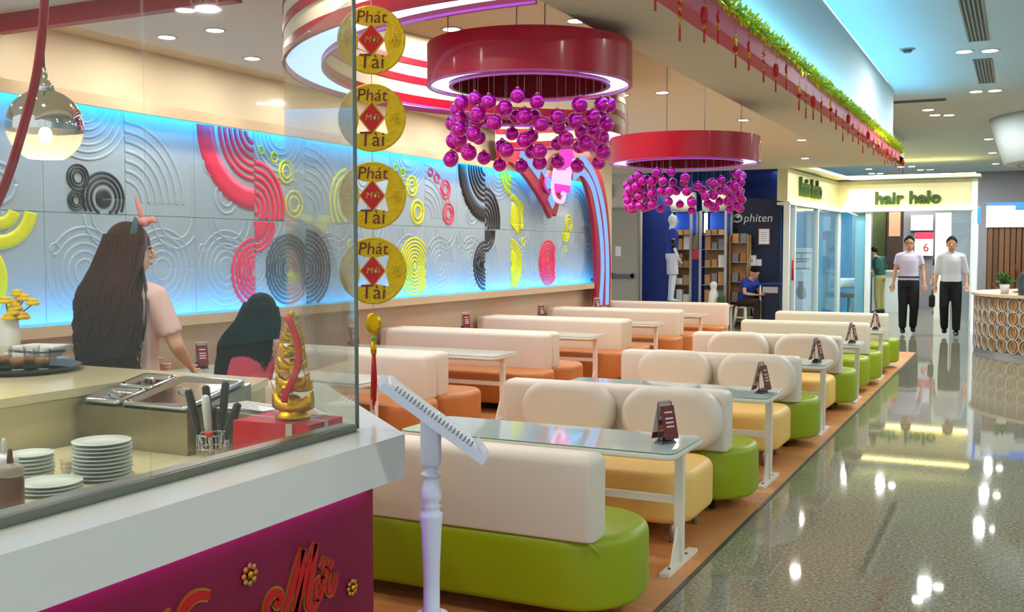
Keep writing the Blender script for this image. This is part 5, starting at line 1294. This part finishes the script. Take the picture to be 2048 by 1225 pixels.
# -------- hair salon
A, Cc = (-4.05, 20.34), (-3.80, 25.0)
YF = 25.0
sf = struct(MB().bb(Cc[0], -0.90, YF - .02, YF + .20, 2.50, 3.12).build('wall_front', 'shop_cream'), 'cream fascia of the hair salon')
MB().prism([(A[0], A[1]), (Cc[0], YF), (Cc[0] - .2, YF), (A[0] - .2, A[1])], 2.50, 3.12).build('side_fascia', 'shop_cream', sf)
MB().bb(Cc[0] - .05, -0.86, YF - .10, YF + .2, 2.42, 2.47).build('sill', 'shop_white', sf); MB().prism([(A[0] + .06, A[1]), (Cc[0] + .06, YF), (Cc[0] - .2, YF), (A[0] - .2, A[1])], 2.42, 2.47).build('sill', 'shop_white', sf)
MB().bb(Cc[0], -0.90, YF - .09, YF - .07, 2.472, 2.492).build('light_strip', 'led_warm', sf); MB().prism([(A[0] + .05, A[1] + .05), (Cc[0] + .05, YF - .05), (Cc[0] + .03, YF - .05), (A[0] + .03, A[1] + .05)], 2.472, 2.492).build('light_strip', 'led_warm', sf)
MB().bb(Cc[0] - .1, -0.80, YF - .35, YF + .2, 3.14, 3.20).build('cornice', 'shop_white', sf); MB().prism([(A[0] + .30, A[1]), (Cc[0] + .30, YF), (Cc[0] - .2, YF), (A[0] - .2, A[1])], 3.14, 3.20).build('cornice', 'shop_white', sf)
MB().bb(Cc[0], -0.90, YF - .30, YF - .28, 3.205, 3.225).build('light_strip', 'led_warm', sf)
sg = thing('shop_sign', 'green hedge letters hair halo on the cream salon fascia', 'sign', (0, 0, 0))
p = aty(1815, 397, YF - .06); link('letters', text_mesh('hair halo', .40, .035, 'letters', offset=.012), 'hedge', sg, (p.x, YF - .06, p.z), (R(90), 0, 0))
sg = thing('shop_sign', 'dark hedge letters hair halo on the side fascia of the salon', 'sign', (0, 0, 0))
ang = math.atan2(YF - A[1], Cc[0] - A[0]); link('letters', text_mesh('hair halo', .52, .035, 'letters', offset=.014), 'hedge', sg, (-3.93, 22.1, 2.80), Euler((R(90), 0, ang), 'XYZ'))
# side glazing
def sidept(s_): return (A[0] + (Cc[0] - A[0]) * s_, A[1] + (YF - A[1]) * s_)
w_ = struct(MB().prism([sidept(.01), sidept(.99), (sidept(.99)[0] - .012, sidept(.99)[1]), (sidept(.01)[0] - .012, sidept(.01)[1])], 0.04, 2.42).build('window_1', 'shop_glass'), 'side window of the hair salon')
for s_ in (0.0, .10, .52, 1.0):
    x_, y_ = sidept(s_); MB().bb(x_ - .06, x_ + .05, y_ - .05, y_ + .05, 0, 2.42).build('mullion', 'shop_white', w_)
MB().prism([sidept(0), sidept(1), (sidept(1)[0] - .05, sidept(1)[1]), (sidept(0)[0] - .05, sidept(0)[1])], 0, .05).build('sill', 'shop_white', w_)
t = tag(MB().tube([(sidept(.06)[0] + .05, sidept(.06)[1], .95), (sidept(.06)[0] + .05, sidept(.06)[1], 1.35)], .022, n=10).build('door_handle', 'red_plastic'), 'red vertical handle on the salon side glass', 'handle')
struct(MB().bb(-5.0, -4.9, 22.15, 29.0, 0, ZM).build('wall_left', 'shop_blue'), 'blue wall inside the hair salon')
struct(MB().bb(-4.9, -3.72, 26.7, 26.8, 0, 2.9).build('wall_back', 'shop_blue'), 'blue partition inside the hair salon')
# front glazing
xw = [X_(1667, YF), X_(1735, YF), X_(1870, YF), X_(1902, YF), X_(1945, YF)]
w_ = struct(MB().bb(xw[0], xw[1], YF + .02, YF + .032, .04, 2.42).build('window_2', 'shop_glass'), 'front window of the hair salon left of its doorway')
MB().bb(xw[1] - .05, xw[1] + .07, YF - .04, YF + .08, 0, 2.42).build('mullion', 'shop_white', w_)
MB().bb(xw[1] - .28, xw[1] - .05, YF + .04, YF + .06, .04, 2.40).build('frosted_strip', 'frost', w_)
w_ = struct(MB().bb(xw[3], xw[4], YF + .02, YF + .032, .04, 2.42).build('window_3', 'shop_glass'), 'front window of the hair salon right of its doorway')
MB().bb(xw[2], xw[3], YF - .04, YF + .10, 0, 2.42).build('pillar', 'shop_white', w_); MB().bb(xw[4] - .04, xw[4] + .08, YF - .06, YF + .10, 0, 3.12).build('mullion', 'shop_white', w_)
# salon interior
struct(MB().bb(-5, 2.5, 29.0, 29.1, 0, ZM).build('wall_back', 'shop_grey'), 'grey rear wall of the hair salon')
yr = 28.9
t = tag(MB().bb(X_(1746, yr), X_(1772, yr), yr - .1, yr, 0, 2.7).build('curtain', 'olive'), 'dark olive curtain inside the salon', 'curtain')
t = thing('tall_cabinet', 'dark brown cabinet with a tan poster inside the salon', 'cabinet', ((X_(1776, yr) + X_(1806, yr)) / 2, yr - .2, 0)); ww = abs(X_(1806, yr) - X_(1776, yr)) / 2
MB().bb(-ww, ww, -.2, .2, 0, 2.6).build('body', 'dark_brown', t); MB().bb(-ww * .7, ww * .8, -.215, -.2, 1.90, 2.58).build('poster', 'poster_tan', t)
for z in (.6, 1.2): MB().bb(-ww, ww, -.205, -.2, z, z + .02).build('gap', 'black_plastic', t)
wall_item('wall_picture', 'pale lilac picture high on the salon rear wall', 'picture', 1822, 1866, 431, 461, yr - .02, 'poster_lilac', 'white_paint')
t = wall_item('wall_poster', 'magenta and white poster with a red number behind the walking men', 'poster', 1830, 1866, 465, 512, yr - .02, 'paper')
MB().box((0, -.012, .22), (.44, .006, .18)).build('band', 'top_pink', t); link('number', text_mesh('6', .30, .004, 'number'), 'red_plastic', t, (0.05, -.014, -.10), (R(90), 0, 0))
t = thing('reception_desk', 'white reception desk inside the salon', 'desk', (X_(1790, 27.4), 27.4, 0)); MB().bb(-.50, .45, -.2, .2, 0, 1.0).build('body', 'shop_white', t); MB().bb(-.54, .49, -.24, .24, 1.0, 1.04).build('top', 'white_paint', t)
t = thing('salon_chair', 'white salon chair behind the front window', 'chair', (X_(1700, 25.75), 25.65, 0), R(30))
MB().lathe([(.22, 0), (.22, .03), (.04, .06), (.03, .42)], n=20).build('base', 'chrome', t); MB().cushion(0, 0, .48, .48, .08, .42, .54, .04, .02).build('seat', 'black_plastic', t)
MB().tube([(.24 * math.cos(a), .24 * math.sin(a), .75) for a in [R(200 * i / 16 - 10) for i in range(17)]], [(.03, .12)] * 17, n=8, side=None).build('backrest', 'white_plastic', t)
light('salon_light', 'AREA', 14, (.95, 1, 1), (-2.0, 27.0, 3.3), sf, shape='RECTANGLE', size=3.0, size_y=2.0)
light('salon_light', 'AREA', 16, (.7, .92, 1), (-4.4, 23.4, 3.2), sf, shape='RECTANGLE', size=.6, size_y=3.0)
# roll-up banner behind the side window
bp_ = (-4.50, 24.3)
t = thing('roll_up_banner', 'white roll-up banner with a woman photo behind the salon glass', 'banner', (bp_[0], bp_[1], 0), R(10))
MB().box((0, 0, .85), (.60, .012, 1.5), (R(-7), 0, 0)).build('sheet', 'paper', t)
MB().bb(-.32, .32, -.08, .12, 0, .06).build('base', 'alu', t); MB().tube([(0, .25, 0), (0, .02, 1.5)], .012, n=6).build('pole', 'bar_grey', t)
for q, (z, w2) in enumerate(((1.48, .44), (1.34, .36), (1.28, .30), (1.12, .40))): MB().box((.0, -.012 + (z - .85) * .123, z), (w2, .006, .03), (R(-7), 0, 0)).build('text_line', 'print_dark', t)
MB().box((0, -.05, .50), (.48, .004, .66), (R(-7), 0, 0)).build('photo', 'poster_lilac', t)
MB().tube([(0.0, -.06, .24), (.02, -.056, .45), (.0, -.04, .62), (-.01, -.03, .74), (0, -.025, .83)], [(.05, .006), (.10, .006), (.11, .006), (.05, .006), (.065, .006)], n=10, side=(1, 0, 0)).build('figure', 'dark_brown', t)
# -------- round kiosk at the right edge
KC, KR = (1.36, 17.75), 2.0
k = thing('round_kiosk', 'round kiosk counter with ring lattice front at the right edge', 'kiosk', (KC[0], KC[1], 0))
arc_solid(MB(), (0, 0), KR - .12, KR - .03, .06, .86, 130, 290, 60).build('wood_front', 'kiosk_wood', k)
arc_solid(MB(), (0, 0), KR - .10, KR - .02, .0, .06, 130, 290, 60).build('plinth', 'alu', k)
arc_solid(MB(), (0, 0), KR - .55, KR + .03, .86, .90, 130, 290, 60).build('top', 'ledge', k)
_kr = MB().tube([(0, .105 * math.cos(a), .105 * math.sin(a)) for a in [2 * PI * i / 20 for i in range(20)]], [(.012, .012)] * 20, n=6, closed=True).mesh('lattice_ring')
_kd = MB().tube([(0, .052 * math.cos(a), .075 * math.sin(a)) for a in [2 * PI * i / 16 for i in range(16)]], .008, n=5, closed=True).mesh('lattice_leaf')
for i in range(24):
    a = R(136 + i * 6.3)
    for q in range(4):
        o = link('lattice_ring', _kr, 'kiosk_ring', k, ((KR - .02) * math.cos(a), (KR - .02) * math.sin(a), .165 + q * .197), (0, 0, a)); link('lattice_leaf', _kd, 'kiosk_ring', o)
for i in range(24): a = R(139.2 + i * 6.3); MB().tube([((KR - .02) * math.cos(a), (KR - .02) * math.sin(a), .06), ((KR - .02) * math.cos(a), (KR - .02) * math.sin(a), .86)], .010, n=6).build('lattice_bar', 'kiosk_ring', k)
p = aty(2003, 575, 17.3)
pt = thing('potted_plant', 'small leafy plant in a white pot on the kiosk counter', 'plant', (-.19, 17.0, .90))
MB().lathe([(.05, 0), (.07, .14), (.062, .14), (.055, .12)], n=20).build('pot', 'white_plastic', pt)
for q in range(26):
    a = rnd.uniform(0, 2 * PI); l = rnd.uniform(.14, .26); e = rnd.uniform(.3, 1.3)
    MB().tube([(0, 0, .12), (l * .5 * math.cos(a) * math.cos(e), l * .5 * math.sin(a) * math.cos(e), .12 + l * .6 * math.sin(e)), (l * math.cos(a) * math.cos(e), l * math.sin(a) * math.cos(e), .12 + l * math.sin(e) * .9)], [(.008, .003), (.030, .004), (.003, .002)], n=6).build('leaf', 'leaf', pt)
t = thing('cake_case', 'dark curved glass food case on the kiosk counter', 'display case', (.15, 16.55, .90)); MB().cushion(0, 0, .34, .34, .06, 0, .34, .10, .01).build('glass', 'shop_glass', t); MB().bb(-.15, .15, -.15, .15, .0, .02).build('tray', 'dark_brown', t); MB().bb(-.16, .16, .12, .15, .02, .30).build('back', 'black_plastic', t)
scn_ = thing('slatted_screen', 'brown slatted screen behind the round kiosk', 'screen', (0, 22.0, 0))
for q in range(30): MB().bb(-.56 + q * .10, -.565 + q * .10 + .085, -.03, .03, .0, 1.98).build('slat', 'brown_wood', scn_)
MB().bb(-.58, 2.5, .03, .05, 0, 1.98).build('backing', 'dark_brown', scn_)
t = thing('light_box_sign', 'white header box with blue lit edge above the slatted screen', 'sign', (0, 22.0, 0)); MB().bb(-.60, 2.5, -.06, .08, 1.98, 2.44).build('box', 'shop_white', t); MB().bb(-.60, 2.5, -.08, -.06, 2.41, 2.45).build('edge_light', 'blue_sign', t)
p = aty(2040, 412, 21.8); MB().box((p.x + .15, -.075, p.z), (.45, .02, .10)).build('logo_plate', 'blue_sign', t)
t = thing('lit_pillar', 'white lit pillar between the salon and the kiosk', 'pillar', (X_(1950, 21.0), 21.0, 0)); MB().bb(-.05, .05, -.05, .05, 0, 2.35).build('shaft', 'shop_white', t); MB().bb(-.045, .03, -.062, -.05, .0, 2.3).build('front_panel', 'pillar_light', t); MB().bb(.03, .08, -.065, -.05, 2.05, 2.34).build('blue_panel', 'blue_sign', t)
# red plant behind kiosk
t = thing('red_plant', 'dark red leafy decoration in front of the slatted screen', 'plant', (.12, 21.3, 0))
MB().lathe([(.14, 0), (.18, .35), (.16, .35), (.14, .30)], n=20).build('pot', 'dark_brown', t)
for q in range(34):
    a = rnd.uniform(0, 2 * PI); l = rnd.uniform(.5, 1.25); e = rnd.uniform(.75, 1.45)
    MB().tube([(0, 0, .3), (l * .5 * math.cos(a) * math.cos(e), l * .5 * math.sin(a) * math.cos(e), .3 + l * .55 * math.sin(e)), (l * math.cos(a) * math.cos(e), l * math.sin(a) * math.cos(e), .3 + l * math.sin(e))], [(.008, .004), (.035, .005), (.004, .003)], n=6).build('leaf', 'frame_brown', t)
